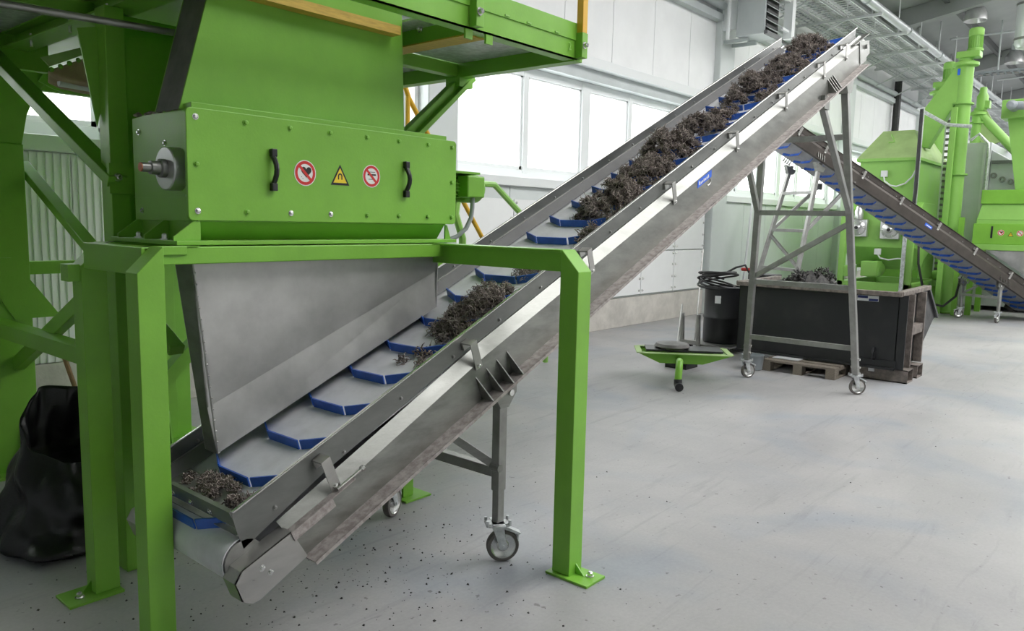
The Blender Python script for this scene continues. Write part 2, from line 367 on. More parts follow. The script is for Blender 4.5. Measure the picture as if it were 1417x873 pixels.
tray_run(5.90, 6.35, 0.50, 14.7, 44, 'wide mesh cable tray hung higher, directly under the roof edge')
x = 14.9; k = 0
NTH = 'first second third fourth fifth sixth seventh eighth ninth tenth eleventh twelfth thirteenth fourteenth fifteenth sixteenth seventeenth eighteenth nineteenth'.split()
while x < 43:
    t = thing('tray_hanger', NTH[k] + ' galvanised cable tray hanger under the roof edge, counted from the near end', 'hanger', (x, 5.7, 5.86), None, 'tray hangers along the wall')
    MB().box((x-0.025, 4.78, 5.86), (x+0.025, 6.5, 5.91)).build('cross_bar', TRAY, t)
    for y in (6.45, 5.47, 4.98): MB().cyl((x, y, 5.88), (x, y, zc(y)-0.01), 0.014, 6).build('rod', TRAY, t)
    MB().beam((x, 6.45, 5.45), (x, 5.47, 5.88), 0.03, 0.03).build('brace', TRAY, t)
    x += 1.9; k += 1
t = thing('service_pipe', 'bright round metal pipe running along the roof edge beside the cable trays', 'pipe', (7, 4.86, 6.0))
x = 7.0
while x < 44: MB().cyl((x, 4.86, 6.0), (x+2.96, 4.86, 6.0), 0.085, 16).build('pipe_length', DUCTM, t, smooth=True); MB().lathe([(0.1, 0), (0.1, 0.04)], (x+2.96, 4.86, 6.0), 'x', 16).build('coupling', LIGHTGREY, t); x += 3.0
t = thing('cross_tray', 'dark slotted cable tray crossing the hall beyond the green screw conveyor motor', 'cable tray', (24, 2.5, 5.76))
MB().box((24, -2, 5.76), (24.02, 4.6, 5.84)).box((24.3, -2, 5.76), (24.32, 4.6, 5.84)).build('side_rail', GREYP, t)
m = MB(); y = -2.0
while y < 4.6: m.box((24.0, y, 5.765), (24.32, y+0.09, 5.785)); y += 0.16
m.build('rungs', RUBBERG, t, kind='stuff')
for y in (3.9, 2.0): MB().cyl((24.16, y, 5.8), (24.16, y, zc(y)), 0.02, 6).build('rod', LIGHTGREY, t)
t = thing('hanging_duct', 'round galvanised ventilation duct hanging down at the top right', 'duct', (18.0, 2.45, 5.12))
MB().lathe([(0.02, 5.12), (0.16, 5.16), (0.2, 5.24), (0.2, 7.35)], (18.0, 2.48, 0), 'z', 24).build('duct_pipe', DUCTM, t, smooth=True)
for z in (5.3, 5.95, 6.6): MB().lathe([(0.2, z), (0.215, z), (0.215, z+0.04), (0.2, z+0.04)], (18.0, 2.48, 0), 'z', 24).build('clamp_ring', TUBE, t)
# high-bay lamps (switched off, hanging from the roof)
def high_bay(x, y, label):
    t = thing('high_bay_lamp', label, 'lamp', (x, y, 6.45), None, 'high bay lamps under the roof')
    MB().lathe([(0.235, 6.45), (0.242, 6.46), (0.225, 6.62), (0.15, 6.76), (0.09, 6.80), (0.085, 6.80), (0.14, 6.74), (0.215, 6.6), (0.228, 6.46)], (x, y, 0), 'z', 28, close=True).build('lamp_shade', ALU, t, smooth=True)
    MB().lathe([(0.09, 6.79), (0.09, 6.98), (0.06, 7.0)], (x, y, 0), 'z', 16).build('lamp_body', LIGHTGREY, t, smooth=True)
    MB().lathe([(0.02, 6.55), (0.05, 6.6), (0.05, 6.72), (0.03, 6.78)], (x, y, 0), 'z', 12).build('bulb', WHITEP, t, smooth=True)
    MB().cyl((x, y, 6.99), (x, y, zc(y)), 0.012, 6).build('rod', TUBE, t)
high_bay(20.9, 3.92, 'grey bell-shaped high bay lamp nearest, at the top edge')
high_bay(26.65, 3.92, 'grey bell-shaped high bay lamp farther off, beside the hanging duct')
# unit heater on the pillar
t = thing('unit_heater', 'grey box unit heater with black louvres mounted on the wall pillar', 'heater', (13.5, 5.9, 4.93))
MB().box((13.2, 5.66, 4.95), (13.78, 6.18, 6.02)).build('casing', LIGHTGREY, t, bevel=0.012)
MB().box((13.24, 5.645, 5.0), (13.74, 5.662, 5.97)).build('outlet', INK, t)
for i in range(8):
    z = 5.05 + i*0.122; MB().beam((13.23, 5.625, z), (13.75, 5.625, z), 0.10, 0.012, (0, -0.7, 1)).build('louvre', LIGHTGREY, t)
MB().box((13.19, 5.60, 4.93), (13.79, 5.66, 4.99)).build('drip_edge', CEILD, t)
for x in (13.3, 13.64): MB().box((x, 6.0, 4.88), (x+0.06, 6.46, 4.94)).build('bracket', LIGHTGREY, t)
MB().box((13.25, 6.2, 5.1), (13.34, 6.45, 5.85)).cyl((13.1, 6.28, 4.9), (13.1, 6.28, 5.75), 0.035, 10).cyl((13.1, 6.28, 5.75), (13.35, 6.28, 5.75), 0.035, 10).build('water_pipe', WHITE2, t)
MB().box((14.05, 5.52, 5.0), (14.2, 5.67, 7.0)).build('hanging_post', WHITE2, t)
MB().box((13.76, 5.56, 5.62), (14.1, 5.6, 5.66)).box((13.76, 5.56, 5.1), (14.1, 5.6, 5.14)).build('stay', WHITE2, t)
# black downpipe of cables on the wall
tag(MB().tube([(24.6, 6.42, 3.0), (24.6, 6.42, 5.9)], 0.10, 8).build('cable_bundle', RUBBER), 'black vertical cable bundle on the wall behind the green mixer', 'cables')
# ------------------------------------------------------------------ support frame of the separator
fr = thing('support_frame', 'bright green steel support frame with chamfered posts standing over the conveyor', 'frame', (2.05, 2.8, 0))
def foot(x0, x1, y0, y1, parent, m=GREEN):
    f = MB().box((x0, y0, 0), (x1, y1, 0.012)).build('foot_plate', m, parent, bevel=0.002)
    return f
ZT = 1.525
def postX(y0, x=1.25):                    # chamfer towards -X
    p = MB().prism([(x, y0, 0.012), (x+0.1, y0, 0.012), (x+0.1, y0, ZT), (x+0.095, y0, ZT), (x, y0, 1.43)], (0, 0.1, 0)).build('post', GREEN, fr, bevel=0.004)
    return p
MB().prism([(1.20, 2.753, 0.012), (1.298, 2.753, 0.012), (1.298, 2.753, 1.529), (1.293, 2.753, 1.529), (1.20, 2.753, 1.437)], (0, 0.097, 0)).build('post', GREEN, fr, bevel=0.004)
MB().box((1.29, 2.840, 1.494), (1.43, 2.852, 1.529)).build('lip_plate', GREEN, fr, bevel=0.004)
postX(3.38)
f = foot(1.13, 1.352, 3.34, 3.50, fr); place('bolt', BOLTB, f, T(1.19, 3.40, 0.012)); MB().prism([(1.25, 3.43, 0.012), (1.21, 3.43, 0.012), (1.25, 3.43, 0.06)], (0, 0.008, 0)).build('web_plate', GREEN, f)
f = foot(1.09, 1.312, 2.71, 2.87, fr); place('bolt', BOLTB, f, T(1.15, 2.78, 0.012))
MB().prism([(2.78, 1.98, 0.012), (2.78, 2.08, 0.012), (2.78, 2.08, ZT), (2.78, 2.074, ZT), (2.78, 1.98, 1.43)], (0.1, 0, 0)).build('post', GREEN, fr, bevel=0.004)
f = foot(2.755, 2.905, 1.862, 2.10, fr); place('bolt', BOLTB, f, T(2.85, 1.91, 0.012)); MB().prism([(2.83, 1.98, 0.012), (2.83, 1.93, 0.012), (2.83, 1.98, 0.06)], (0.008, 0, 0)).build('web_plate', GREEN, f)
MB().prism([(2.93, 3.30, 0.012), (3.01, 3.30, 0.012), (3.01, 3.30, 1.43), (2.98, 3.30, ZT), (2.93, 3.30, ZT)], (0, 0.1, 0)).build('post', GREEN, fr, bevel=0.004)
f = foot(2.90, 3.10, 3.24, 3.42, fr)
MB().box((1.27, 2.850, 1.458), (2.80, 2.940, ZT)).build('beam', GREEN, fr, bevel=0.004)                         # front
MB().box((1.26, 2.85, 1.42), (1.34, 3.38, ZT)).build('beam', GREEN, fr, bevel=0.003)                            # left
b = MB()                                                                                                       # right: channel with its lip towards the camera
b.box((2.80, 2.08, 1.425), (2.87, 3.32, 1.515)).box((2.775, 2.08, 1.513), (2.88, 3.32, ZT)); b.build('beam', GREEN, fr, bevel=0.003)
MB().box((1.35, 3.39, 1.44), (2.93, 3.48, ZT)).build('beam', GREEN, fr, bevel=0.003)
MB().box((1.205, 3.395, 1.365), (1.25, 3.475, 1.435)).build('stub', GREEN, fr)
for x in (1.40, 2.72): MB().box((x, 2.845, ZT), (x+0.08, 2.93, ZT+0.003)).build('shim', GREEN, fr)

# ------------------------------------------------------------------ drum separator housing
sp = thing('magnetic_separator', 'green magnetic separator housing with black handles and warning signs on its cover', 'machine', (2.15, 3.1, 1.528))
MB().box((1.40, 2.862, 1.530), (2.905, 3.45, 1.547)).build('base_plate', GREEN, sp, bevel=0.002)
m = MB(); m.add([(1.50, 2.90, 1.625), (2.855, 2.90, 1.625), (2.855, 3.40, 1.625), (1.50, 3.40, 1.625), (1.50, 2.96, 1.547), (2.855, 2.96, 1.547), (2.855, 3.34, 1.547), (1.50, 3.34, 1.547)],
              [(0, 1, 5, 4), (1, 2, 6, 5), (2, 3, 7, 6), (3, 0, 4, 7)]); m.build('outlet_trough', GREEN, sp)
m = MB(); m.prism([(1.485, 2.888, 1.62), (1.485, 3.40, 1.62), (1.485, 3.40, 2.045), (1.485, 2.888, 2.075)], (1.365, 0, 0)); m.build('housing', GREEN, sp, bevel=0.003)
MB().box((1.500, 2.98, 2.045), (2.85, 3.395, 2.056)).build('top_flange', GREEN, sp, bevel=0.002)
# rounded cover plate
def rrect(x0, x1, z0, z1, y, r=0.02):
    q = []
    for cx, cz, a0 in ((x1-r, z0+r, -90), (x1-r, z1-r, 0), (x0+r, z1-r, 90), (x0+r, z0+r, 180)):
        for k in range(5): a = math.radians(a0+k*22.5); q.append((cx+r*math.cos(a), y, cz+r*math.sin(a)))
    return q
cv = MB().prism(rrect(1.452, 2.902, 1.625, 2.052, 2.868), (0, 0.018, 0)).build('cover_plate', GREEN, sp, bevel=0.003)
for x in (1.49, 1.70, 1.905, 2.11, 2.315, 2.51, 2.70, 2.87):
    for z in (2.018, 1.662): place('bolt', BOLT if x in (1.49,) or (z < 1.7 and x in (1.905, 2.11)) else BOLTG, cv, T(x, 2.868, z) @ RX(math.pi/2))
for x in (1.49, 2.87): place('bolt', BOLTG, cv, T(x, 2.868, 1.84) @ RX(math.pi/2))
for y, z in ((3.34, 1.985), (3.11, 1.93), (2.93, 1.72), (3.33, 1.66)): place('bolt', BOLT, sp, T(1.485, y, z) @ RY(-math.pi/2))
MB().box((1.479, 2.89, 1.715), (1.486, 3.40, 1.718)).build('weld_seam', GREEN, sp)
def handle(x):
    h = MB(); pts = [(x, 2.866 - 0.034*math.sin(math.pi*min(1, max(0, (k-0.5)/7))), 1.762+0.152*k/8) for k in range(9)]
    h.tube(pts, 0.011, 8).build('handle', BLACK, sp, smooth=True)
    for z in (1.768, 1.908): MB().box((x-0.013, 2.845, z-0.016), (x+0.013, 2.868, z+0.016)).build('handle_foot', BLACK, sp, bevel=0.003)
handle(1.817); handle(2.549)
# printed signs (flat discs on the cover)
def disc(cx, cz, y, r, n=36): return [(cx+r*math.cos(2*math.pi*k/n), y, cz+r*math.sin(2*math.pi*k/n)) for k in range(n)]
def flat(m, poly): o = len(m.v); m.v += [Vector(p) for p in poly]; m.f.append(tuple(range(o, o+len(poly)))); return m
def ban_sign(cx, cz, r, kind, parent, P=lambda q: q, small=False):
    y = 2.8665
    def pl(ps): return [P(p) for p in ps]
    s = flat(MB(), pl(disc(cx, cz, y, r))).build('sign', SIGNW, parent)
    rg = MB(); n = 40; o = disc(cx, cz, y-0.0006, r*0.93, n); i = disc(cx, cz, y-0.0006, r*0.70, n)
    rg.add(pl(o+i), [(k, (k+1) % n, n+(k+1) % n, n+k) for k in range(n)])
    a = math.radians(-45 if kind != 'x' else 45); c, q = math.cos(a), math.sin(a); wv = r*0.11; l = r*0.8
    g = MB()
    if kind == 'heart':
        hp = []
        for k in range(32):
            t = 2*math.pi*k/32; hp.append((cx+r*0.10+r*0.030*16*math.sin(t)**3, y-0.0004, cz+r*0.12+r*0.030*(13*math.cos(t)-5*math.cos(2*t)-2*math.cos(3*t)-math.cos(4*t))))
        flat(g, pl(hp))
        for bx, bz in ((-0.33, -0.30), (-0.22, -0.42)): flat(g, pl(disc(cx+bx*r, cz+bz*r, y-0.0004, r*0.035, 8)))
    else:
        flat(g, pl([(cx-0.45*r, y-0.0004, cz+0.06*r), (cx+0.5*r, y-0.0004, cz+0.06*r), (cx+0.5*r, y-0.0004, cz+0.20*r), (cx-0.45*r, y-0.0004, cz+0.20*r)]))
        for zz in (0.34, -0.30): flat(g, pl([(cx-0.35*r, y-0.0004, cz+zz*r), (cx+0.42*r, y-0.0004, cz+zz*r), (cx+0.42*r, y-0.0004, cz+(zz+0.05)*r), (cx-0.35*r, y-0.0004, cz+(zz+0.05)*r)]))
    g.build('symbol', INK, s)
    rg.build('red_ring', RED, s)
    flat(MB(), pl([(cx+u*l*c-v*wv*q, y-0.0009, cz+u*l*q+v*wv*c) for u, v in ((-1, -1), (1, -1), (1, 1), (-1, 1))])).build('red_bar', RED, s)
def magnet_sign(cx, cz, h, parent, P=lambda q: q):
    y = 2.8665; t = lambda k, d=0: [P((cx+k*h*0.56*a, y-d, cz+k*h*0.5*b-(1-k)*h*0.11)) for a, b in ((-1, -1), (1, -1), (0, 1))]
    s = flat(MB(), t(1)).build('sign', INK, parent)
    flat(MB(), t(0.72, 0.0004)).build('yellow_field', SIGNY, s)
    g = MB(); n = 12; R0, R1 = h*0.135, h*0.065; zb = cz-h*0.06
    ar = [(cx+R*math.cos(math.pi*k/n), y-0.0008, zb+R*math.sin(math.pi*k/n)) for R in (R0, R1) for k in range(n+1)]
    g.add([P(p) for p in ar], [(k, k+1, n+2+k, n+1+k) for k in range(n)])
    for sx in (-1, 1): flat(g, [P((cx+sx*a, y-0.0008, zb+b)) for a, b in ((R1, 0), (R0, 0), (R0, -h*0.17), (R1, -h*0.17))])
    g.build('symbol', INK, s)
ban_sign(1.977, 1.835, 0.055, 'heart', sp); magnet_sign(2.161, 1.838, 0.092, sp); ban_sign(2.340, 1.842, 0.052, 'card', sp)
# shaft end on the left side
d = MB().lathe([(0.0, 1.485), (0.084, 1.485), (0.084, 1.432), (0.080, 1.428), (0.0, 1.428)], (0, 3.0, 1.823), 'x', 36).build('bearing_disc', ALU, sp, smooth=True)
MB().lathe([(0.036, 1.43), (0.036, 1.408), (0.026, 1.404), (0.026, 1.372), (0.018, 1.37), (0.018, 1.338), (0.0, 1.338)], (0, 3.0, 1.823), 'x', 20).build('shaft', TUBE, sp, smooth=True)
MB().lathe([(0.0, 1.3375), (0.0175, 1.3375), (0.0175, 1.334), (0.0, 1.334)], (0, 3.0, 1.823), 'x', 16).build('shaft_tip', ORANGE, sp)
# base gussets
for y in (2.875, 3.12, 3.36):
    MB().prism([(1.50, y, 1.622), (1.475, y, 1.622), (1.395, y, 1.562), (1.395, y, 1.547), (1.50, y, 1.547)], (0, 0.010, 0)).build('gusset', GREEN, sp)
MB().box((1.495, 2.88, 1.547), (1.505, 3.38, 1.625)).build('side_plate', GREEN, sp)
MB().prism([(2.86, 2.90, 1.62), (2.872, 2.90, 1.62), (2.90, 2.90, 1.547), (2.86, 2.90, 1.547)], (0, 0.01, 0)).build('gusset', GREEN, sp)
for x, y in ((1.43, 3.02), (1.44, 3.27), (1.46, 2.90)): place('bolt', BOLTB, sp, T(x, y, 1.547))
# gear motor on the right
mo = MB().cyl((2.87, 3.14, 1.83), (2.93, 3.14, 1.83), 0.085, 20).cyl((2.93, 3.14, 1.83), (3.30, 3.14, 1.83), 0.066, 20).build('motor', GREEN, sp, smooth=True)
m = MB()
for k in range(24):
    a = 2*math.pi*k/24; c, q = math.cos(a), math.sin(a); m.beam((2.95, 3.14+0.071*c, 1.83+0.071*q), (3.20, 3.14+0.071*c, 1.83+0.071*q), 0.005, 0.02, (0, c, q))
m.build('cooling_fins', GREEN, mo)
MB().lathe([(0.075, 3.21), (0.082, 3.22), (0.082, 3.33), (0.07, 3.35), (0, 3.35)], (0, 3.14, 1.83), 'x', 20).build('fan_cover', GREEN, mo, smooth=True)
MB().box((3.13, 3.00, 1.775), (3.27, 3.08, 1.895)).build('terminal_box', GREEN, mo, bevel=0.008)
MB().box((2.95, 3.02, 1.905), (3.25, 3.2, 1.917)).build('rain_cover', GREEN, mo)
MB().tube([(3.21, 3.04, 1.776), (3.21, 3.04, 1.72), (3.20, 3.04, 1.66), (3.17, 3.05, 1.60), (3.12, 3.07, 1.555), (3.06, 3.10, 1.53), (2.98, 3.15, 1.51)], 0.013, 10).build('flexible_conduit', HOSE, mo, smooth=True)

# ------------------------------------------------------------------ feed hopper above, discharge chute below
hp = thing('feed_hopper', 'dark-shaded green feed hopper rising from the separator into the platform', 'hopper', (2.05, 3.1, 2.052))
MB().prism([(1.47, 2.95, 2.052), (2.615, 2.95, 2.052), (2.585, 2.95, 3.05), (1.755, 2.95, 3.05)], (0, 0.008, 0)).build('front_sheet', GREEN, hp)
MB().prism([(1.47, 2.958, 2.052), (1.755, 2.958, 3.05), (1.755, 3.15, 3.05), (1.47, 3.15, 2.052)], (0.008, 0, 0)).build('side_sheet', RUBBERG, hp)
MB().prism([(2.607, 2.958, 2.052), (2.577, 2.958, 3.05), (2.577, 3.15, 3.05), (2.607, 3.15, 2.052)], (0.008, 0, 0)).build('side_sheet', GREEN, hp)
MB().prism([(1.47, 3.15, 2.052), (2.615, 3.15, 2.052), (2.585, 3.15, 3.05), (1.755, 3.15, 3.05)], (0, 0.008, 0)).build('back_sheet', GREEN, hp)
m = MB()
for k in range(26):
    x = 1.395+0.10*rng.random(); y = 3.0+0.38*rng.random(); r = 0.008+0.012*rng.random(); m.lathe([(r*0.6, 0), (r, r*0.4), (0.001, r)], (1.49+0.0*x, y, 2.05), 'z', 5)
dr = m.build('dust_lumps', SHRED); tag(dr, 'dusty lumps lying on the top edge of the separator beside the hopper', 'debris', kind='stuff')
ch = thing('discharge_chute', 'large matt stainless discharge chute reaching down to the conveyor belt', 'chute', (2.1, 2.85, 0.73))
# front sheet: upper plane down to a fold, then a slightly kicked-out strip along the belt
T0, T1 = (1.487, 2.925, 1.462), (2.835, 2.930, 1.462)
F0, F1 = (1.535, 2.925, 0.866), (2.822, 2.930, 1.379)
B0, B1 = (1.556, 2.895, 0.674), (2.790, 2.895, 1.192)
m = MB(); m.prism([T0, T1, F1, F0], (0, 0.006, 0)); m.prism([F0, F1, B1, B0], (0, 0.006, 0)); m.build('front_sheet', CHUTE, ch)
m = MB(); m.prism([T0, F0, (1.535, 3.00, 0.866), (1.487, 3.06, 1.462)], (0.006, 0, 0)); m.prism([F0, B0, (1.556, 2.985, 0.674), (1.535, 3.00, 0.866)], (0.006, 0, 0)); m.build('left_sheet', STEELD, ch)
m = MB(); m.prism([T1, B1, (2.790, 3.05, 1.192), (2.835, 3.05, 1.462)], (0.006, 0, 0)); m.build('right_sheet', CHUTE, ch)
m = MB(); m.prism([(1.487, 3.06, 1.462), (1.556, 2.985, 0.676), (2.790, 3.05, 1.192), (2.835, 3.05, 1.462)], (0, 0.006, 0)); m.build('back_sheet', CHUTE, ch)
m = MB()
for k in range(18):
    u = k/17; p = Vector(T0).lerp(Vector(B0), u); m.lathe([(0.003, 0), (0.006, 0.004), (0.002, 0.009)], (p.x+0.006, p.y-0.004, p.z), 'z', 5)
m.tube([Vector(T0)+Vector((0.004, -0.002, 0)), Vector(B0)+Vector((0.004, -0.002, 0))], 0.004, 6); m.build('weld_seam', STEEL, ch)

# ------------------------------------------------------------------ work platform
pf = thing('work_platform', 'green work platform with galvanised floor and yellow railing posts above the separator', 'platform', (2.0, 4.2, 2.524))
MB().box((-1.5, 2.570, 2.530), (3.532, 2.578, 2.717)).box((-1.5, 2.570, 2.530), (3.532, 2.645, 2.538)).build('edge_beam', GREEN, pf)
MB().box((-1.5, 2.564, 2.631), (3.523, 2.572, 2.720)).build('toe_board', GREEN, pf)
MB().box((3.504, 2.570, 2.524), (3.579, 4.205, 2.70)).build('end_beam', GREEN, pf, bevel=0.003)
MB().box((2.757, 3.46, 2.532), (3.514, 3.53, 2.606)).build('cross_beam', GREEN, pf, bevel=0.003)
MB().box((0.2, 2.88, 2.515), (2.53, 2.945, 2.555)).build('timber_strip', WOODY, pf)
for a in (2.757, 2.832): MB().box((a, 2.645, 2.530), (a+0.012, 4.205, 2.606)).build('joist', GREEN, pf)
MB().box((2.738, 2.645, 2.524), (2.860, 4.205, 2.531)).build('joist_flange', WOODY, pf)  # yellowish light on the joist's underside put into its colour
place('bolt', BOLTB, pf, T(2.757, 2.99, 2.603) @ RY(-math.pi/2))
for i, (x0, x1, y0, y1) in enumerate(((2.841, 3.551, 2.645, 3.45), (2.841, 3.551, 3.53, 4.205), (2.62, 2.766, 2.645, 4.205), (-1.5, 1.495, 2.645, 3.831), (-1.5, 1.495, 3.878, 5.046), (-1.5, 1.495, 5.14, 6.45), (1.59, 3.55, 4.28, 6.45), (1.62, 2.62, 3.17, 4.20))):
    MB().box((x0, y0, 2.606), (x1, y1, 2.616)).build('floor_sheet', GALV if i < 5 else GREEN, pf)
MB().box((1.477, 2.645, 2.524), (1.607, 6.4, 2.533)).box((1.537, 2.645, 2.533), (1.547, 6.4, 2.598)).box((1.477, 2.645, 2.598), (1.607, 6.4, 2.606)).build('main_beam', GREEN, pf)
MB().box((0.579, 2.645, 2.524), (0.710, 6.4, 2.533)).box((0.640, 2.645, 2.533), (0.649, 6.4, 2.606)).build('main_beam', GREEN, pf)
for y in (3.084, 3.850, 5.065, 6.3): MB().box((-1.5, y, 2.538), (1.53, y+0.075, 2.606)).build('cross_beam', GREEN, pf)
MB().box((-1.5, 4.92, 2.425), (1.70, 4.98, 2.60)).build('cross_beam', GREEN, pf)
MB().box((1.53, 3.64, 2.40), (2.10, 3.74, 2.52)).build('cross_beam', GREEN, pf, bevel=0.004)
MB().box((1.55, 4.205, 2.538), (3.55, 4.28, 2.606)).build('cross_beam', GREEN, pf)
for x, y in ((1.533, 4.579), (1.533, 4.065), (1.533, 3.645), (1.121, 4.3), (0.841, 3.785)): MB().cyl((x-0.028, y, 2.491), (x-0.028, y, 2.556), 0.008, 8).build('clip_bolt', CHROME, pf)
for x in (2.673, 3.509):
    q = MB().box((x, 2.523, 2.538), (x+0.051, 2.572, 2.670)).build('post_socket', GREEN, pf, bevel=0.003)
    MB().box((x+0.004, 2.526, 2.670), (x+0.048, 2.567, 3.65)).build('railing_post', YELLOW, pf, bevel=0.003)
    place('bolt', BOLTB, q, T(x+0.019, 2.523, 2.603) @ RX(math.pi/2))
for x in (2.654, 2.794): MB().box((x, 2.572, 2.486), (x+0.047, 2.584, 2.538)).build('lug', GREEN, pf)
for x in (2.196, 2.448, 2.916, 3.084, 3.317): MB().box((x, 2.559, 2.637), (x+0.033, 2.566, 2.644)).build('weld_bead', GREEN2, pf)
def text(body, size, M, m, name, parent):
    cu = bpy.data.curves.new(name, 'FONT'); cu.body = body; cu.size = size; cu.extrude = 0.0006; cu.align_x = 'CENTER'; cu.align_y = 'CENTER'
    to = bpy.data.objects.new(name, cu); COL.objects.link(to); bpy.context.view_layer.update()
    me = bpy.data.meshes.new_from_object(to.evaluated_get(bpy.context.evaluated_depsgraph_get())); bpy.data.objects.remove(to); me.name = name
    me.materials.clear(); me.materials.append(m); o = place(name, me, parent, M); return o
text('2', 0.056, T(3.453, 2.5625, 2.589) @ RX(math.pi/2), GREEN2, 'number', pf)
MB().beam((3.60, 3.50, 2.545), (2.74, 3.50, 1.83), 0.06, 0.055, (0, 1, 0)).build('brace', GREEN, pf, bevel=0.004)
MB().beam((3.63, 3.455, 2.535), (2.78, 3.455, 1.82), 0.03, 0.055, (0, 1, 0)).build('brace', GREEN, pf, bevel=0.003)
MB().box((3.50, 3.44, 2.47), (3.62, 3.56, 2.53)).build('lug', GREEN, pf)

# ------------------------------------------------------------------ tower behind the separator
tw = thing('steel_tower', 'green steel tower with columns and diagonal braces at the left, behind the separator', 'tower', (1.6, 4.6, 0))
def hcol(x0, x1, y0, y1, z0, z1):         # H section, flanges facing -Y / +Y
    return MB().box((x0, y0, z0), (x1, y0+0.012, z1)).box((x0, y1-0.012, z0), (x1, y1, z1)).box(((x0+x1)/2-0.006, y0, z0), ((x0+x1)/2+0.006, y1, z1)).build('column', GREEN, tw)
MB().box((1.30, 5.40, 0.0), (1.70, 5.62, 2.05)).build('column', GREEN, tw, bevel=0.004)
# haunched column head
MB().prism([(1.32, 5.42, 2.05), (1.70, 5.42, 2.05), (1.735, 5.42, 2.227), (1.772, 5.42, 2.317), (1.829, 5.42, 2.411), (1.892, 5.42, 2.464), (1.957, 5.42, 2.515), (1.32, 5.42, 2.515)], (0, 0.18, 0)).build('column_head', GREEN, tw, bevel=0.004)
MB().prism([(1.80, 5.38, 2.44), (1.878, 5.38, 2.405), (1.951, 5.38, 2.384), (2.045, 5.38, 2.450), (1.977, 5.38, 2.505), (1.84, 5.38, 2.51)], (0, 0.02, 0)).build('gusset', GREEN, tw)
MB().box((1.25, 5.30, 0), (1.95, 5.75, 0.018)).build('foot_plate', GREEN, tw)
for x in (1.42, 1.62): MB().prism([(x, 5.40, 0.018), (x, 5.32, 0.018), (x, 5.37, 0.30), (x, 5.40, 0.34)], (0.012, 0, 0)).build('gusset', GREEN, tw)
MB().prism([(1.38, 5.39, 1.36), (1.60, 5.39, 1.36), (1.86, 5.39, 0.98), (1.60, 5.39, 0.98)], (0, 0.010, 0)).build('gusset', GREEN, tw)
# column behind the housing and the sheet beside it
MB().box((1.44, 3.52, 0), (1.52, 3.62, 2.52)).build('column', GREEN, tw, bevel=0.003)
MB().prism([(1.522, 3.54, 1.55), (1.80, 3.54, 1.55), (1.80, 3.54, 2.36), (1.78, 3.54, 2.42), (1.522, 3.54, 2.40)], (0, 0.01, 0)).build('side_sheet', GREEN, tw)
MB().prism([(1.36, 3.60, 2.42), (1.44, 3.60, 2.44), (1.44, 3.60, 2.08), (1.425, 3.60, 2.02)], (0, 0.01, 0)).build('gusset', GREEN, tw)
MB().box((1.425, 3.50, 1.73), (1.525, 3.525, 1.86)).build('clamp_plate', GREEN, tw); place('bolt', BOLTB, tw, T(1.46, 3.50, 1.80) @ RX(math.pi/2))
MB().beam((1.40, 4.95, 2.52), (1.46, 3.50, 1.78), 0.05, 0.085, (0, 1, 1)).build('brace', GREEN, tw, bevel=0.004)
MB().beam((1.755, 5.62, 1.94), (1.755, 3.62, 0.99), 0.05, 0.075, (0, 1, 1)).build('brace', GREEN, tw, bevel=0.004)
MB().box((1.46, 3.62, 0.90), (1.56, 5.40, 0.985)).build('tie_beam', GREEN, tw, bevel=0.003)
MB().beam((1.62, 5.6, 0.62), (1.52, 3.62, 1.42), 0.06, 0.08, (0, 1, 1)).build('brace', GREEN, tw, bevel=0.003)
# far columns seen under the frame
for x, y in ((2.62, 5.50), (2.72, 3.52)):
    MB().box((x, y, 0), (x+0.14, y+0.14, 2.52)).build('column', GREEN, tw, bevel=0.003)
    MB().box((x-0.06, y-0.08, 0), (x+0.22, y+0.22, 0.015)).build('foot_plate', GREEN, tw)
MB().box((2.30, 5.42, 0.0), (2.62, 5.56, 1.9)).build('column', GREEN, tw, bevel=0.003)
for x in (2.40, 2.52): MB().prism([(x, 5.42, 0.012), (x, 5.32, 0.012), (x, 5.36, 0.22), (x, 5.42, 0.32)], (0.012, 0, 0)).build('gusset', GREEN, tw)
MB().box((2.2, 5.25, 0), (2.75, 5.7, 0.012)).build('foot_plate', GREEN, tw)
MB().box((1.70, 5.44, 1.25), (2.7, 5.52, 1.33)).build('tie_beam', GREEN, tw)
MB().beam((1.75, 4.6, 0.25), (2.55, 4.6, 1.05), 0.08, 0.09, (0, 1, 0)).build('brace', GREEN, tw)
MB().box((1.6, 5.6, 2.415), (2.62, 5.66, 2.47)).build('tie_beam', GREEN, tw)
# conduit and the tan hood under the platform
tag(MB().tube([(0.40, 3.2, 2.352), (0.96, 3.2, 2.367), (1.585, 3.2, 2.388)], 0.014, 10).build('conduit', TUBE, smooth=True), 'dark metal conduit running under the platform at the upper left', 'pipe')
hd = thing('dust_hood', 'tan dusty hood with bolted pale green rim under the platform, beside the left column', 'hood', (1.75, 4.5, 2.33))
MB().prism([(1.545, 4.50, 2.370), (1.80, 4.50, 2.500), (1.888, 4.50, 2.330), (1.70, 4.50, 2.336), (1.61, 4.50, 2.346)], (0.10, 0.30, -0.02)).build('hood_sheet', TAN, hd, bevel=0.01)
MB().prism([(1.49, 4.41, 2.416), (1.739, 4.41, 2.522), (1.766, 4.41, 2.50), (1.528, 4.41, 2.376)], (0, 0.012, 0)).build('rim', GREEN3, hd)
for k in range(6):
    u = k/5; place('bolt', BOLTG, hd, T(1.555+0.22*u, 4.47, 2.372+0.115*u) @ RX(math.pi/2))
MB().prism([(1.69, 4.32, 2.515), (1.83, 4.32, 2.515), (1.83, 4.32, 2.27), (1.812, 4.32, 2.27)], (0, 0.01, 0)).build('side_plate', GREEN3, hd)
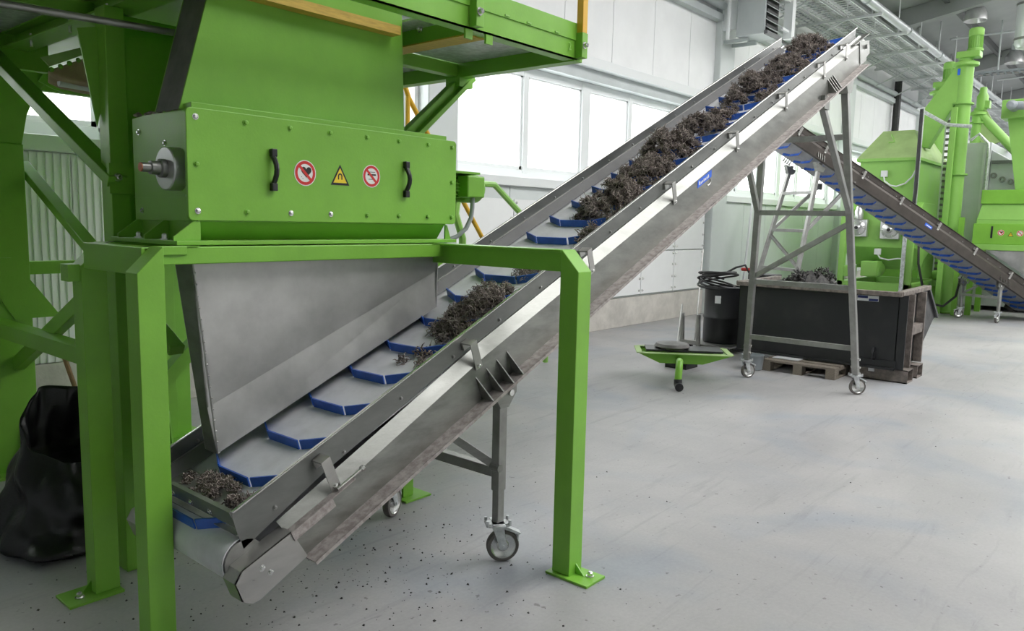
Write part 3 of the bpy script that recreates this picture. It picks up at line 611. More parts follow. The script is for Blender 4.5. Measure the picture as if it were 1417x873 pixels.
MB().cyl((1.64, 4.62, 2.335), (1.90, 4.62, 2.325), 0.022, 12).build('white_pipe', WHITEP, hd, smooth=True)

# stair with railings behind the separator
st = thing('steel_stair', 'green stair with yellow handrail descending behind the separator motor', 'stair', (5.2, 5.2, 0))
MB().tube([(4.35, 5.0, 2.95), (4.48, 5.0, 2.66), (5.43, 5.0, 1.475), (6.1, 5.0, 0.75)], 0.022, 10).build('handrail', YELLOW, st, smooth=True)
MB().cyl((4.47, 5.0, 2.1), (4.47, 5.0, 2.67), 0.02, 10).build('rail_post', YELLOW, st, smooth=True)
MB().beam((3.95, 5.35, 2.35), (6.35, 5.35, 0.06), 0.02, 0.16).build('stringer', GREEN, st)
MB().beam((3.95, 6.05, 2.35), (6.35, 6.05, 0.06), 0.02, 0.16).build('stringer', GREEN, st)
for k in range(9):
    u = (k+0.5)/9; MB().box((3.95+2.4*u-0.11, 5.36, 2.35-2.29*u), (3.95+2.4*u+0.11, 6.04, 2.35-2.29*u+0.02)).build('tread', GALV, st)
MB().tube([(4.9, 5.42, 2.02), (5.72, 5.42, 2.02), (6.05, 5.42, 2.02), (6.46, 5.42, 1.75), (7.0, 5.42, 1.38), (7.0, 5.42, 0.02)], 0.032, 8).build('guard_rail', GREEN2, st, smooth=True)
MB().tube([(5.33, 5.2, 2.0), (5.27, 5.2, 1.78), (5.26, 5.2, 1.70), (5.36, 5.2, 1.47), (5.36, 5.2, 0.02)], 0.036, 8).build('rail_post', GREEN2, st, smooth=True)
# ------------------------------------------------------------------ inclined belt conveyors (same build, two of them)
# meshes shared by both: cleat, clamp, gusset, caster pieces
def cleat_mesh():
    m = MB(); h, t = 0.042, 0.006
    for a, b in (((-0.062, -0.232), (-0.004, -0.118)), ((0.0, -0.108), (0.0, 0.108)), ((-0.004, 0.118), (-0.062, 0.232))):
        a, b = Vector((-a[0], a[1], 0)), Vector((-b[0], b[1], 0)); d = (b-a).normalized(); n = Vector((-d.y, d.x, 0))*t
        p = [a, b, b+n, a+n]; m.prism([(q.x, q.y, 0) for q in p], (0.006, 0, h))
    return m.mesh('cleat', BLUE)
CLEAT = cleat_mesh()
def clamp_mesh():
    m = MB(); m.box((-0.022, -0.010, -0.045), (0.022, 0.0, -0.005)).box((-0.022, -0.062, -0.012), (0.022, 0.0, -0.005))
    m.prism([(-0.022, -0.062, -0.006), (-0.022, -0.058, -0.006), (-0.022, -0.046, -0.145), (-0.022, -0.050, -0.145)], (0.044, 0, 0)); return m.mesh('clamp', STEEL)
CLAMP = clamp_mesh()
GUSSET = MB().prism([(0, 0, 0.120), (0, -0.068, 0.0), (0, -0.068, -0.004), (0, 0, -0.004)], (0.006, 0, 0)).mesh('gusset', STEELD)
def caster_meshes():
    fork = MB().box((-0.05, -0.04, 0.185), (0.05, 0.04, 0.193)).lathe([(0.03, 0.172), (0.034, 0.176), (0.034, 0.186)], (0, 0, 0), 'z', 16)
    for sy in (-1, 1): fork.prism([(-0.028, sy*0.026-0.002, 0.178), (0.028, sy*0.026-0.002, 0.178), (0.042, sy*0.026-0.002, 0.065), (0.012, sy*0.026-0.002, 0.065)], (0, 0.004, 0))
    fork.cyl((0.026, -0.034, 0.08), (0.026, 0.034, 0.08), 0.009, 8)
    tyre = MB().lathe([(0.060, -0.018), (0.076, -0.018), (0.080, -0.012), (0.080, 0.012), (0.076, 0.018), (0.060, 0.018)], (0.026, 0, 0.08), 'y', 32, close=True)
    rim = MB().lathe([(0.012, -0.020), (0.022, -0.020), (0.030, -0.008), (0.052, -0.012), (0.062, -0.019), (0.062, 0.019), (0.052, 0.012), (0.030, 0.008), (0.022, 0.020), (0.012, 0.020)], (0.026, 0, 0.08), 'y', 28, close=True)
    brake = MB().prism([(0.03, -0.022, 0.165), (0.105, -0.022, 0.135), (0.112, -0.022, 0.142), (0.04, -0.022, 0.178)], (0, 0.044, 0)).box((0.095, -0.016, 0.10), (0.103, 0.016, 0.14))
    plate = MB()
    for a, b in (((-0.062, 0, 0.193), (0.062, 0, 0.193)),): plate.box((-0.062, -0.03, 0.190), (0.062, 0.03, 0.198)).box((-0.03, -0.062, 0.190), (0.03, 0.062, 0.198))
    for x, y in ((-0.06, -0.03), (0.06, 0.03), (-0.06, 0.03), (0.06, -0.03)): plate.cyl((x*0.9, y, 0.186), (x*0.9, y, 0.215), 0.008, 6)
    return (fork.mesh('caster', GALV, True), tyre.mesh('tyre', TYRE, True), rim.mesh('rim', CHROME, True), brake.mesh('brake_pedal', GALV), plate.mesh('caster_plate', GALV))
CAST = caster_meshes()
def caster(parent, M):
    k = place('caster', CAST[0], parent, M)
    for me in CAST[1:]:
        place(me.name, me, k, M)
    return k
def clerp(a, b, u): return a+(b-a)*u

def conveyor(name, label, group, yaw, zoff, inc, smax, upper_d, cleat_ret, leg_over, far_label_side=-1, dusty_lit=True, lower_d=2.70, top_xy=None):
    """yaw: 4x4 matrix of the run's own plan frame (x up the run, y left, z up)."""
    INC = math.radians(inc); CI, SI = math.cos(INC), math.sin(INC); ST = STEELD if dusty_lit else STEEL2  # second run takes the steel with shade in its colour
    base = yaw @ T(0, 0, zoff)
    sp_ = base @ RY(-INC)                                  # (s, y, n) -> world
    root = thing(name, label, 'conveyor', (base @ Vector((1.6, 0, 0))).to_tuple()[:2] + (0.0,), None, group)
    head = smax+0.12
    for sd in (-1, 1):                                     # side frames, guards, skirts
        m = MB(); nb = -0.19 if (not dusty_lit and sd < 0) else -0.313
        def prof(s):
            dz = clerp(-0.055, 0, min(1, max(0, (s-1.6)/1.2)))
            return [(s, sd*0.352, -0.083+dz), (s, sd*0.394, -0.136+dz), (s, sd*0.394, nb), (s, sd*0.394, nb-0.005), (s, sd*0.390, nb-0.005), (s, sd*0.390, -0.138+dz), (s, sd*0.348, -0.087+dz)]
        A, B, Cc = prof(1.6), prof(2.8), prof(head-0.02)
        n = len(A)
        m.add(A+B+Cc, [tuple(range(n)), tuple(range(2*n, 3*n))] + [(j*n+i, j*n+(i+1) % n, (j+1)*n+(i+1) % n, (j+1)*n+i) for j in (0, 1) for i in range(n)])
        sf = m.build('side_frame', ST, root, space=sp_)
        if nb < -0.3: MB().box((1.62, sd*0.388, -0.319), (head-0.18, sd*0.464, -0.313)).box((1.62, sd*0.460, -0.328), (head-0.18, sd*0.466, -0.313)).build('flange', DIRTY if dusty_lit else ST, root, space=sp_)
        m = MB().prism([(1.474, sd*0.35, 0.013), (smax, sd*0.35, 0.013), (smax-0.05, sd*0.35, -0.075), (2.8, sd*0.35, -0.080), (1.85, sd*0.35, -0.105), (1.455, sd*0.35, -0.143), (1.462, sd*0.35, -0.06)], (0, -sd*0.004, 0))
        MB().box((1.474, sd*0.348, 0.008), (smax, sd*0.364, 0.016)).build('guard_lip', CHROME if dusty_lit else ST, root, bevel=0.003, space=sp_); g = m.build('side_guard', GUARD if dusty_lit else ST, root, space=sp_)
        MB().prism([(1.50, sd*0.345, -0.050), (1.50, sd*0.335, -0.050), (1.50, sd*0.285, -0.093), (1.50, sd*0.300, -0.098)], (smax-1.6, 0, 0)).build('belt_skirt', SKIRT, root, space=sp_)
        MB().box((1.50, sd*0.339, -0.052), (smax-0.1, sd*0.348, -0.046)).build('skirt_bar', STEEL, root, space=sp_)
        s = 1.62
        while s < smax-0.15:
            place('bolt', BOLTS, g, sp_ @ T(s, sd*0.351, -0.058 - (0.03 if s < 2.2 else 0)) @ RX(math.pi/2*(1 if sd < 0 else -1)))
            if sd > 0: place('bolt', BOLTS, g, sp_ @ T(s+0.1, sd*0.345, -0.03) @ RX(math.pi/2))
            s += 0.34
        for s in (1.845, 2.725, 3.70, 4.66, 5.60, 6.51, 7.37, 7.95):
            if s < smax-0.2:
                M_ = sp_ @ T(s, sd*0.352, -0.018) @ (I4 if sd < 0 else RZ(math.pi))
                c_ = place('clamp', CLAMP, root, M_); place('bolt', BOLT, c_, sp_ @ T(s, sd*0.402, -0.150) @ RX(math.pi/2*(1 if sd < 0 else -1)))
        for q in [2.69+0.078*k for k in range(4)] + [upper_d[1]+0.045*k for k in range(4)]:
            place('gusset', GUSSET, root, sp_ @ T(q, sd*0.394, -0.313) @ (I4 if sd < 0 else RZ(math.pi)))
        # tail end plate with its folded rim, tensioner
        pl = [(1.343, -0.262), (1.349, -0.184), (1.385, -0.158), (1.605, -0.165), (1.62, -0.298), (1.40, -0.305), (1.37, -0.296)]
        m = MB().prism([(s, sd*0.425, n_) for s, n_ in pl], (0, -sd*0.005, 0))
        for (a, b) in ((0, 1), (1, 2), (2, 3)):
            m.prism([(pl[a][0], sd*0.425, pl[a][1]), (pl[b][0], sd*0.425, pl[b][1]), (pl[b][0]+0.003, sd*0.425, pl[b][1]-0.005), (pl[a][0]+0.004, sd*0.425, pl[a][1]-0.003)], (0, -sd*0.080, 0))
        e = m.build('end_plate', STEEL if dusty_lit else ST, root, space=sp_)
        for s, n_ in ((1.455, -0.205), (1.475, -0.243)): place('bolt', BOLT, e, sp_ @ T(s, sd*0.425, n_) @ RX(math.pi/2*(1 if sd < 0 else -1)))
        m = MB().box((1.60, sd*0.396, -0.171), (1.92, sd*0.43, -0.167)).box((1.60, sd*0.428, -0.205), (1.80, sd*0.431, -0.168)); t_ = m.build('tensioner', DIRTY if dusty_lit else ST, root, space=sp_)
        MB().cyl((1.84, sd*0.415, -0.160), (1.98, sd*0.415, -0.160), 0.006, 8).lathe([(0.012, 1.965), (0.012, 1.98)], (0, sd*0.415, -0.160), 'x', 6).build('threaded_rod', CHROME, t_, space=sp_)
        # head end plate
        m = MB().prism([(smax-0.08, sd*0.40, -0.10), (smax+0.20, sd*0.40, -0.155), (smax+0.19, sd*0.40, -0.275), (smax-0.1, sd*0.40, -0.30)], (0, -sd*0.005, 0)).box((smax-0.22, sd*0.40, -0.100), (smax+0.21, sd*0.34, -0.094))
        m.build('head_plate', ST, root, space=sp_)
        MB().tube([(smax-0.42, sd*0.356, -0.075), (smax-0.2, sd*0.356, -0.085), (smax+0.04, sd*0.356, -0.075)], 0.007, 6).build('edge_rod', CHROME, root, space=sp_)
    # tail box front plate
    f = MB().box((1.468, -0.348, -0.062), (1.474, 0.348, 0.012)).box((1.455, -0.348, -0.085), (1.474, 0.348, -0.079)).box((1.468, -0.348, 0.010), (1.484, 0.348, 0.014)).build('tail_plate', STEELD, root, space=sp_)
    for y in (-0.18, -0.04, 0.1, 0.24): place('bolt', BOLT, f, sp_ @ T(1.468, y, -0.035) @ RY(-math.pi/2))
    MB().box((1.476, -0.34, -0.093), (1.62, 0.34, -0.086)).build('tail_pan', TUBE, root, space=sp_)
    # belt loop
    pr = []
    R = 0.085
    for k in range(13): a = math.pi/2 + math.pi*k/12; pr.append((1.44+R*math.cos(a), -0.185+R*math.sin(a)))
    for k in range(13): a = -math.pi/2 + math.pi*k/12; pr.append((smax+0.08+R*math.cos(a), -0.185+R*math.sin(a)))
    m = MB(); n = len(pr); w_ = 0.342
    for s, n_ in pr: m.v += [Vector((s, -w_, n_)), Vector((s, w_, n_))]
    cen = [(1.44, -0.185)]*13 + [(smax+0.08, -0.185)]*13
    for (s, n_), (cs, cn) in zip(pr, cen): k = (R-0.005)/R; m.v += [Vector((cs+(s-cs)*k, -w_, cn+(n_-cn)*k)), Vector((cs+(s-cs)*k, w_, cn+(n_-cn)*k))]
    for i in range(n):
        j = (i+1) % n
        m.f += [(2*i, 2*i+1, 2*j+1, 2*j), (2*n+2*i, 2*n+2*j, 2*n+2*j+1, 2*n+2*i+1), (2*i, 2*j, 2*n+2*j, 2*n+2*i), (2*i+1, 2*n+2*i+1, 2*n+2*j+1, 2*j+1)]
    belt = m.build('belt', BELT if dusty_lit else BELT2, root, smooth=True, space=sp_)
    for s_ in (1.44, smax+0.08):
        MB().cyl((s_, -0.35, -0.185), (s_, 0.35, -0.185), 0.078, 24).cyl((s_, -0.42, -0.185), (s_, 0.42, -0.185), 0.02, 12).build('roller', TUBE, root, smooth=True, space=sp_)
    s = 1.418
    while s < smax:
        place('cleat', CLEAT, belt, sp_ @ T(s, 0, -0.101)); s += 0.2483
    s = 1.65
    while s < smax:
        if s > cleat_ret: place('cleat', CLEAT, belt, sp_ @ T(s, 0, -0.269) @ RX(math.pi))
        s += 0.2483
    for s in np.arange(2.3, smax, 1.2): MB().box((s, -0.39, -0.262), (s+0.05, 0.39, -0.215)).build('cross_member', TUBE, root, space=sp_)
    # lower legs on casters
    by = base
    def W_(d, y, z): return (base @ Vector((d, y, z-zoff)))
    zf = (-0.319 + lower_d*SI)/CI + zoff                    # flange height over the floor
    for sd in (-1, 1):
        y = sd*0.398
        m = MB()
        m.prism([(lower_d-0.075, y-0.03, zf-0.03), (lower_d+0.085, y-0.03, zf+0.045), (lower_d+0.085, y-0.03, zf-0.04), (lower_d+0.03, y-0.03, zf-0.105), (lower_d-0.028, y-0.03, zf-0.105)], (0, 0.006, 0))
        m.prism([(lower_d-0.075, y+0.03, zf-0.03), (lower_d+0.085, y+0.03, zf+0.045), (lower_d+0.085, y+0.03, zf-0.04), (lower_d+0.03, y+0.03, zf-0.105), (lower_d-0.028, y+0.03, zf-0.105)], (0, -0.006, 0))
        br = m.build('leg_bracket', STEELD, root, space=base @ T(0, 0, -zoff))
        MB().cyl((lower_d+0.035, y-0.045, zf-0.035), (lower_d+0.035, y+0.045, zf-0.035), 0.016, 12).build('pivot_bolt', CHROME, br, space=base @ T(0, 0, -zoff))
        MB().box((lower_d-0.027, y-0.024, 0.36), (lower_d+0.027, y+0.024, zf-0.07)).box((lower_d-0.022, y-0.02, 0.20), (lower_d+0.022, y+0.02, 0.37)).build('leg', TUBE, root, space=base @ T(0, 0, -zoff), bevel=0.003)
        caster(root, base @ T(lower_d, y, -zoff) @ RZ(math.radians(-38 if sd < 0 else 20)))
    sp0 = base @ T(0, 0, -zoff)
    MB().box((lower_d-0.028, -0.375, 0.425), (lower_d+0.022, 0.375, 0.475)).build('leg_crossbar', TUBE, root, space=sp0, bevel=0.003)
    MB().beam((lower_d-0.005, -0.385, 0.475), (lower_d-0.14, -0.20, 0.62), 0.012, 0.04, (0, 0, 1)).cyl((lower_d-0.02, -0.425, 0.475), (lower_d-0.02, -0.37, 0.475), 0.02, 10).build('knee_brace', STEELD, root, space=sp0)
    # tall A-frame
    d0, d1, zt = upper_d[0], upper_d[0]+0.56, (upper_d[0]*SI-0.319)/CI + zoff - 0.04
    yb = leg_over
    def L(sd, z):                                           # a point on the tall leg at height z
        u = (zt-z)/(zt-0.19); yy = yb[0] if sd < 0 else yb[1]
        return Vector((clerp(d0, d1, u), clerp(sd*0.36, yy, u), z))
    for sd in (-1, 1):
        MB().beam(L(sd, zt+0.03), L(sd, 0.2), 0.06, 0.06, (1, 0, 0)).build('leg', TUBE, root, space=sp0, bevel=0.004)
        MB().prism([(d0-0.09, sd*0.37-0.04, zt-0.05), (d0+0.11, sd*0.37-0.04, zt+0.045), (d0+0.06, sd*0.37-0.04, zt-0.10), (d0-0.04, sd*0.37-0.04, zt-0.12)], (0, 0.08, 0)).build('leg_bracket', STEELD, root, space=sp0)
        a = L(sd, zt*0.6)
        MB().beam(a, (d0-0.62, sd*0.38, ((d0-0.62)*SI-0.319)/CI+zoff-0.03), 0.05, 0.05, (0, 1, 0)).build('brace', TUBE, root, space=sp0, bevel=0.003)
        MB().box((d0-0.68, sd*0.40-0.03, ((d0-0.62)*SI-0.319)/CI+zoff-0.09), (d0-0.56, sd*0.40+0.03, ((d0-0.62)*SI-0.319)/CI+zoff+0.02)).build('brace_bracket', STEELD, root, space=sp0)
        p = L(sd, 0.2); caster(root, sp0 @ T(p.x, p.y, 0) @ RZ(math.radians(-50 if sd < 0 else -35)))
        for z in (0.28, 0.36): MB().cyl(L(sd, z)+Vector((0, -0.05, 0)), L(sd, z)+Vector((0, 0.04, 0)), 0.012, 8).build('lock_bolt', CHROME, root, space=sp0)
    for f_ in (0.835, 0.60, 0.36, 0.157):
        z = zt*f_; MB().beam(L(-1, z), L(1, z), 0.05, 0.05).build('crossbar', TUBE, root, space=sp0, bevel=0.003)
    MB().beam(L(1, zt*0.375), L(-1, zt*0.57), 0.04, 0.05).build('diagonal', TUBE, root, space=sp0, bevel=0.003)
    return root, sp_, base

YC = 2.754
c1, SP1, B1_ = conveyor('belt_conveyor', 'long stainless inclined belt conveyor with white belt and blue cleats under the green frame', 'inclined conveyors',
                        T(0, YC, 0), 0.0, 24.4, 8.42, (7.42, 7.46), 99, (-0.49, 0.65))
# blue maker's plate on the side frame (its white script is too small to read)
s_ = MB().prism([(4.965, -0.3955, -0.186), (5.175, -0.3955, -0.186), (5.190, -0.3955, -0.142), (4.985, -0.3955, -0.142)], (0, -0.001, 0)).build('label_plate', BLUEP, c1, space=SP1)
m = MB(); k = 0
for i, h in enumerate((0.022, 0.013, 0.013, 0.017, 0.013, 0.013, 0.019)):
    x = 4.995+i*0.0215; m.prism([(x, -0.3968, -0.175), (x+0.014, -0.3968, -0.175), (x+0.017, -0.3968, -0.175+h), (x+0.003, -0.3968, -0.175+h)], (0, -0.0006, 0))
m.build('script', SIGNW, s_, space=SP1)
MB().tube([Vector((5.12+0.035*math.cos(a), -0.3965, -0.20+0.022*math.sin(a))) for a in np.linspace(-2.2, 0.6, 10)], 0.004, 5).build('scrape', STEEL, c1, space=SP1)

YAW2 = T(18.712, 1.158, 0) @ RZ(math.radians(148))
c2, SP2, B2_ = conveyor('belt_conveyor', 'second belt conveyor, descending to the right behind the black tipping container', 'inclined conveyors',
                        YAW2, -0.25, 26.0, 8.42, (6.75, 7.35), 1.0, (-0.55, 0.55), dusty_lit=False)
s_ = MB().box((4.78, 0.3955, -0.215), (4.95, 0.3975, -0.165)).build('label_plate', BLUEP, c2, space=SP2)
MB().box((4.80, 0.3972, -0.20), (4.92, 0.3985, -0.185)).build('script', SIGNW, s_, space=SP2)

# ------------------------------------------------------------------ shredded material
def fibres(M, pts, nrm, count, name, label, lmin=0.03, lmax=0.085, r=0.0022, stuff_mat=None, group='heaps of shredded fibre on the belt'):
    """pts(n) -> n seed points (Nx3) in M's space; nrm: local up."""
    P = pts(count); n = len(P); K = 5
    d = rng.normal(size=(n, 3)); d /= np.linalg.norm(d, axis=1)[:, None]
    curl = rng.normal(size=(n, 3)); ln = rng.uniform(lmin, lmax, n)
    C = np.zeros((n, K, 3)); C[:, 0] = P; cur = d.copy()
    for k in range(1, K):
        cur = cur + np.cross(curl, cur)*0.75 + rng.normal(size=(n, 3))*0.30; cur /= np.linalg.norm(cur, axis=1)[:, None]
        C[:, k] = C[:, k-1] + cur*(ln/(K-1))[:, None]
    rad = r*rng.uniform(0.7, 1.9, n)
    up = rng.normal(size=(n, 3))
    tan = C[:, -1]-C[:, 0]; x = np.cross(tan, up); x /= (np.linalg.norm(x, axis=1)[:, None]+1e-9); y = np.cross(tan, x); y /= (np.linalg.norm(y, axis=1)[:, None]+1e-9)
    Vv = np.zeros((n, K, 3, 3))
    for j in range(3):
        a = 2*math.pi*j/3
        off = (x*math.cos(a)+y*math.sin(a))*rad[:, None]
        for k in range(K): Vv[:, k, j] = C[:, k] + off*(1.0 if 0 < k < K-1 else 0.5)
    vs = Vv.reshape(-1, 3)
    idx = (np.arange(n)*K*3)[:, None, None, None] + (np.arange(K-1)*3)[None, :, None, None]
    q = np.array([[j, (j+1) % 3, (j+1) % 3+3, j+3] for j in range(3)])[None, None]
    F = (idx+q).reshape(-1, 4)
    floor_n = nrm
    vs[:, 2] = np.maximum(vs[:, 2], floor_n+0.001)
    Mw = np.array(M); wv = vs @ Mw[:3, :3].T + Mw[:3, 3]
    loc = np.array([wv[:, 0].mean(), wv[:, 1].mean(), wv[:, 2].min()])
    me = bpy.data.meshes.new(name); me.vertices.add(len(wv)); me.vertices.foreach_set('co', (wv-loc).astype(np.float32).ravel())
    me.loops.add(len(F)*4); me.loops.foreach_set('vertex_index', F.astype(np.int32).ravel())
    me.polygons.add(len(F)); me.polygons.foreach_set('loop_start', (np.arange(len(F))*4).astype(np.int32)); me.update(calc_edges=True)
    me.materials.append(stuff_mat or SHRED)
    o = bpy.data.objects.new(name, me); o.location = loc; COL.objects.link(o); WM[o] = Matrix.Translation(Vector(loc))
    tag(o, label, 'shredded material', group, 'stuff'); return o
def mound(s0, s1, y0, y1, h, nb=-0.10):
    sx, sy = (s1-s0)/2, (y1-y0)/2; cs, cy = (s0+s1)/2, (y0+y1)/2
    k = max(6, int(sx*sy*4*300)); a = rng.uniform(0, 2*math.pi, k); q = np.sqrt(rng.uniform(0, 1, k))
    cx, cyy = cs+0.92*q*np.cos(a)*sx, cy+0.92*q*np.sin(a)*sy            # centres of the curly lumps
    top = h*(1-q**2.6)*rng.uniform(0.55, 1.1, k); cr = np.minimum(rng.uniform(0.022, 0.045, k), 0.4*min(sx, sy)+0.004); cr = np.minimum(cr, h*0.6+0.004)
    ctr = np.stack([cx, cyy, nb+np.maximum(top-cr*0.4, cr*0.3)], 1)
    def f(n):
        i = rng.integers(0, k, n); d = rng.normal(size=(n, 3)); d /= np.linalg.norm(d, axis=1)[:, None]; d[:, 2] = np.abs(d[:, 2])*0.9+0.1*d[:, 2]
        p = ctr[i] + d*(cr[i]*rng.uniform(0.55, 1.05, n))[:, None]
        p[:, 2] = np.maximum(p[:, 2], nb+0.003); return p
    f.ctr = ctr; f.cr = cr
    return f
def heap(s0, s1, y0, y1, h, count, label, **k):
    k.setdefault('lmin', 0.022); k.setdefault('lmax', 0.060); k.setdefault('r', 0.0019)
    f = mound(s0, s1, y0, y1, h)
    o = fibres(SP1, f, -0.10, int(count*1.25), 'shredded_heap', label, **k)
    if h > 0.04:                                            # dense hearts of the lumps
        m = MB()
        for c, r in zip(f.ctr, f.cr):
            r *= 0.80; ph = rng.uniform(0, 6)
            m.lathe([(0.0, -r*0.6), (r*0.8, -r*0.45), (r*(1+0.15*math.sin(ph)), 0), (r*0.72, r*0.62), (0.0, r*0.9)], (c[0], c[1], max(c[2], -0.098+r*0.6)), 'z', 7)
        m.build('core', SHREDD, o, smooth=False, space=SP1, kind='stuff')
    return o
heap(1.50, 1.66, -0.30, 0.26, 0.035, 1500, 'loose shreds lying in the tail box at the bottom of the belt', lmin=0.012, lmax=0.03)
heap(2.55, 2.72, -0.26, 0.00, 0.025, 220, 'few loose shreds on the belt beside the chute edge')
heap(2.76, 3.32, -0.27, 0.02, 0.085, 2300, 'bushy heap of shreds on the belt just beyond the chute')
heap(3.22, 3.40, -0.12, 0.10, 0.03, 160, 'thin wisps of shreds on the bare belt above the bushy heap')
heap(3.42, 3.62, -0.27, 0.0, 0.035, 420, 'low scrap of shreds behind the cleat below the right green post')
heap(3.90, 4.06, -0.30, -0.14, 0.055, 350, 'small clump of shreds on the belt right beside the near guard, above the post')
heap(4.14, 4.75, -0.30, 0.11, 0.150, 3800, 'broad dark heap, lowest of the dense ones on the upper belt')
heap(4.62, 5.15, -0.28, 0.12, 0.145, 3200, 'dark heap second among the dense ones on the upper belt')
heap(5.04, 5.62, -0.22, 0.19, 0.190, 3200, 'tall rounded heap of shreds in the middle of the upper belt')
heap(5.66, 6.08, -0.19, 0.20, 0.150, 2000, 'rounded heap of shreds above the tall one, cleats bare beside it')
heap(6.05, 6.26, -0.14, 0.08, 0.09, 800, 'small clump of shreds between two heaps on the upper belt')
heap(6.34, 6.98, -0.25, 0.14, 0.20, 2600, 'long heap of brown shreds on the upper belt below the last two')
heap(7.06, 7.72, -0.27, 0.17, 0.165, 2600, 'bushy brown heap near the head of the conveyor')
heap(7.62, 8.30, -0.27, 0.17, 0.185, 2400, 'topmost brown heap at the head of the conveyor')
# ------------------------------------------------------------------ tipping container, pallet and what stands beside them
tc = thing('tipping_container', 'black steel tipping container with worn rim, partly filled, behind the tall conveyor legs', 'container', (9.6, 3.0, 0.135))
YA, YB = 2.13, 3.92
prof = [(8.87, 0.15), (9.75, 0.15), (10.50, 0.56), (10.62, 0.60), (10.06, 0.99), (8.87, 0.98)]
MB().prism([(x, YA, z) for x, z in prof], (0, 0.008, 0)).build('end_wall', BLACKS, tc)
MB().prism([(x, YB, z) for x, z in prof], (0, -0.008, 0)).build('end_wall', BLACKS, tc)
MB().prism([(8.87, YA, 0.15), (8.87, YB, 0.15), (8.87, YB, 0.98), (8.87, YA, 0.98)], (0.008, 0, 0)).build('side_wall', BLACKS, tc)
MB().prism([(10.50, YA, 0.56), (9.75, YA, 0.15), (9.75, YA, 0.158), (10.49, YA, 0.566)], (0, YB-YA, 0)).build('sloping_wall', BLACKS, tc)
MB().box((8.87, YA, 0.15), (9.76, YB, 0.158)).build('bottom', BLACKS, tc)
MB().box((8.82, YA-0.03, 0.935), (8.90, YB+0.02, 0.985)).build('rim', WORN, tc, bevel=0.006)
MB().beam((8.85, YA+0.0, 0.965), (10.08, YA+0.0, 0.975), 0.08, 0.05).build('rim', WORN, tc, bevel=0.006)
MB().beam((8.85, YB, 0.965), (10.08, YB, 0.975), 0.08, 0.05).build('rim', WORN, tc, bevel=0.006)
MB().beam((10.06, YA, 0.97), (10.62, YA, 0.585), 0.06, 0.04, (0, 0, 1)).build('rim', BLACKS, tc)
for x in (9.12, 9.62): MB().box((x, YA-0.09, 0.15), (x+0.035, YA, 0.95)).build('rib', WORN, tc, bevel=0.003)
MB().box((9.155, YA-0.08, 0.50), (9.62, YA, 0.60)).build('rib', WORN, tc, bevel=0.003)
MB().box((8.872, YA-0.085, 0.15), (8.884, YA, 0.95)).build('corner_plate', BLACKS, tc)
MB().box((8.855, YA-0.01, 0.15), (8.872, YA+0.42, 0.24)).box((8.84, YA, 0.14), (8.90, YB, 0.165)).build('sole_strip', BLACKS, tc)
for x in (8.93, 9.36):
    m = MB()
    m.box((x, YA-0.12, 0.135), (x+0.24, 2.60, 0.145)).box((x, YA-0.12, 0.0), (x+0.24, 2.60, 0.012)).box((x, YA-0.12, 0.0), (x+0.012, 2.60, 0.145)).box((x+0.228, YA-0.12, 0), (x+0.24, 2.60, 0.145)); m.build('fork_pocket', WORN, tc)
MB().lathe([(0.035, -0.01), (0.07, -0.01), (0.07, 0.01), (0.035, 0.01)], (8.84, 2.34, 0.30), 'y', 14, close=True).build('lifting_eye', BLACKS, tc)
MB().box((8.85, YA+0.5, 0.98), (8.88, YA+0.53, 1.06)).build('catch', BLACKS, tc)
lb = MB().box((8.865, 2.34, 0.865), (8.869, 2.56, 0.925)).build('label_plate', WHITEP, tc)
MB().box((8.864, 2.45, 0.895), (8.865, 2.555, 0.922)).box((8.864, 2.345, 0.868), (8.865, 2.44, 0.893)).build('printed_field', mat('dark_blue_print', (0.02, 0.03, 0.15), 0.5), lb)
def lump_heap(x0, x1, y0, y1, z0, h, n, name, label):
    def f(k):
        a = rng.uniform(0, 6.283, k); q = np.sqrt(rng.uniform(0, 1, k)); x = (x0+x1)/2+q*np.cos(a)*(x1-x0)/2; y = (y0+y1)/2+q*np.sin(a)*(y1-y0)/2
        t = h*(1-q**1.8)*(0.75+0.3*np.sin(x*9)*np.cos(y*11))
        return np.stack([x, y, z0+np.maximum(t, 0.01)*np.sqrt(rng.uniform(0.3, 1, k))], 1)
    o = fibres(I4, f, z0, n, name, label, lmin=0.03, lmax=0.09, r=0.006, stuff_mat=DARKLUMP, group='material in the containers')
    m = MB(); N, Q = 18, 8
    for i in range(Q):
        q = i/(Q-1)
        for j in range(N):
            a = 2*math.pi*j/N; m.v.append(Vector(((x0+x1)/2+q*(x1-x0)/2*math.cos(a), (y0+y1)/2+q*(y1-y0)/2*math.sin(a), z0+h*0.8*(1-q**1.8)*(0.9+0.15*math.sin(i*3.1+j*1.7)))))
    for i in range(Q-1):
        for j in range(N): m.f.append((i*N+j, i*N+(j+1) % N, (i+1)*N+(j+1) % N, (i+1)*N+j))
    m.build('core', DARKLUMP, o, smooth=True, kind='stuff'); return o
lump_heap(8.95, 9.95, 2.70, 3.85, 0.72, 0.50, 4200, 'shredded_heap', 'dark shredded heap rising above the rim of the black tipping container')
t = thing('wooden_pallet', 'weathered wooden pallet under the black tipping container', 'pallet', (8.95, 3.05, 0))
for i in range(5): MB().box((8.55+0.185*i, 2.64, 0.108), (8.55+0.185*i+0.13, 3.46, 0.13)).build('deck_board', WOOD, t)
for y in (2.64, 3.0, 3.36):
    MB().box((8.55, y, 0.086), (9.42, y+0.1, 0.108)).build('stringer_board', WOOD, t)
    for x in (8.55, 8.93, 9.29): MB().box((x, y, 0.016), (x+0.13, y+0.1, 0.086)).build('block', WOOD, t)
    MB().box((8.55, y, 0.0), (9.42, y+0.1, 0.016)).build('skid', WOOD, t)
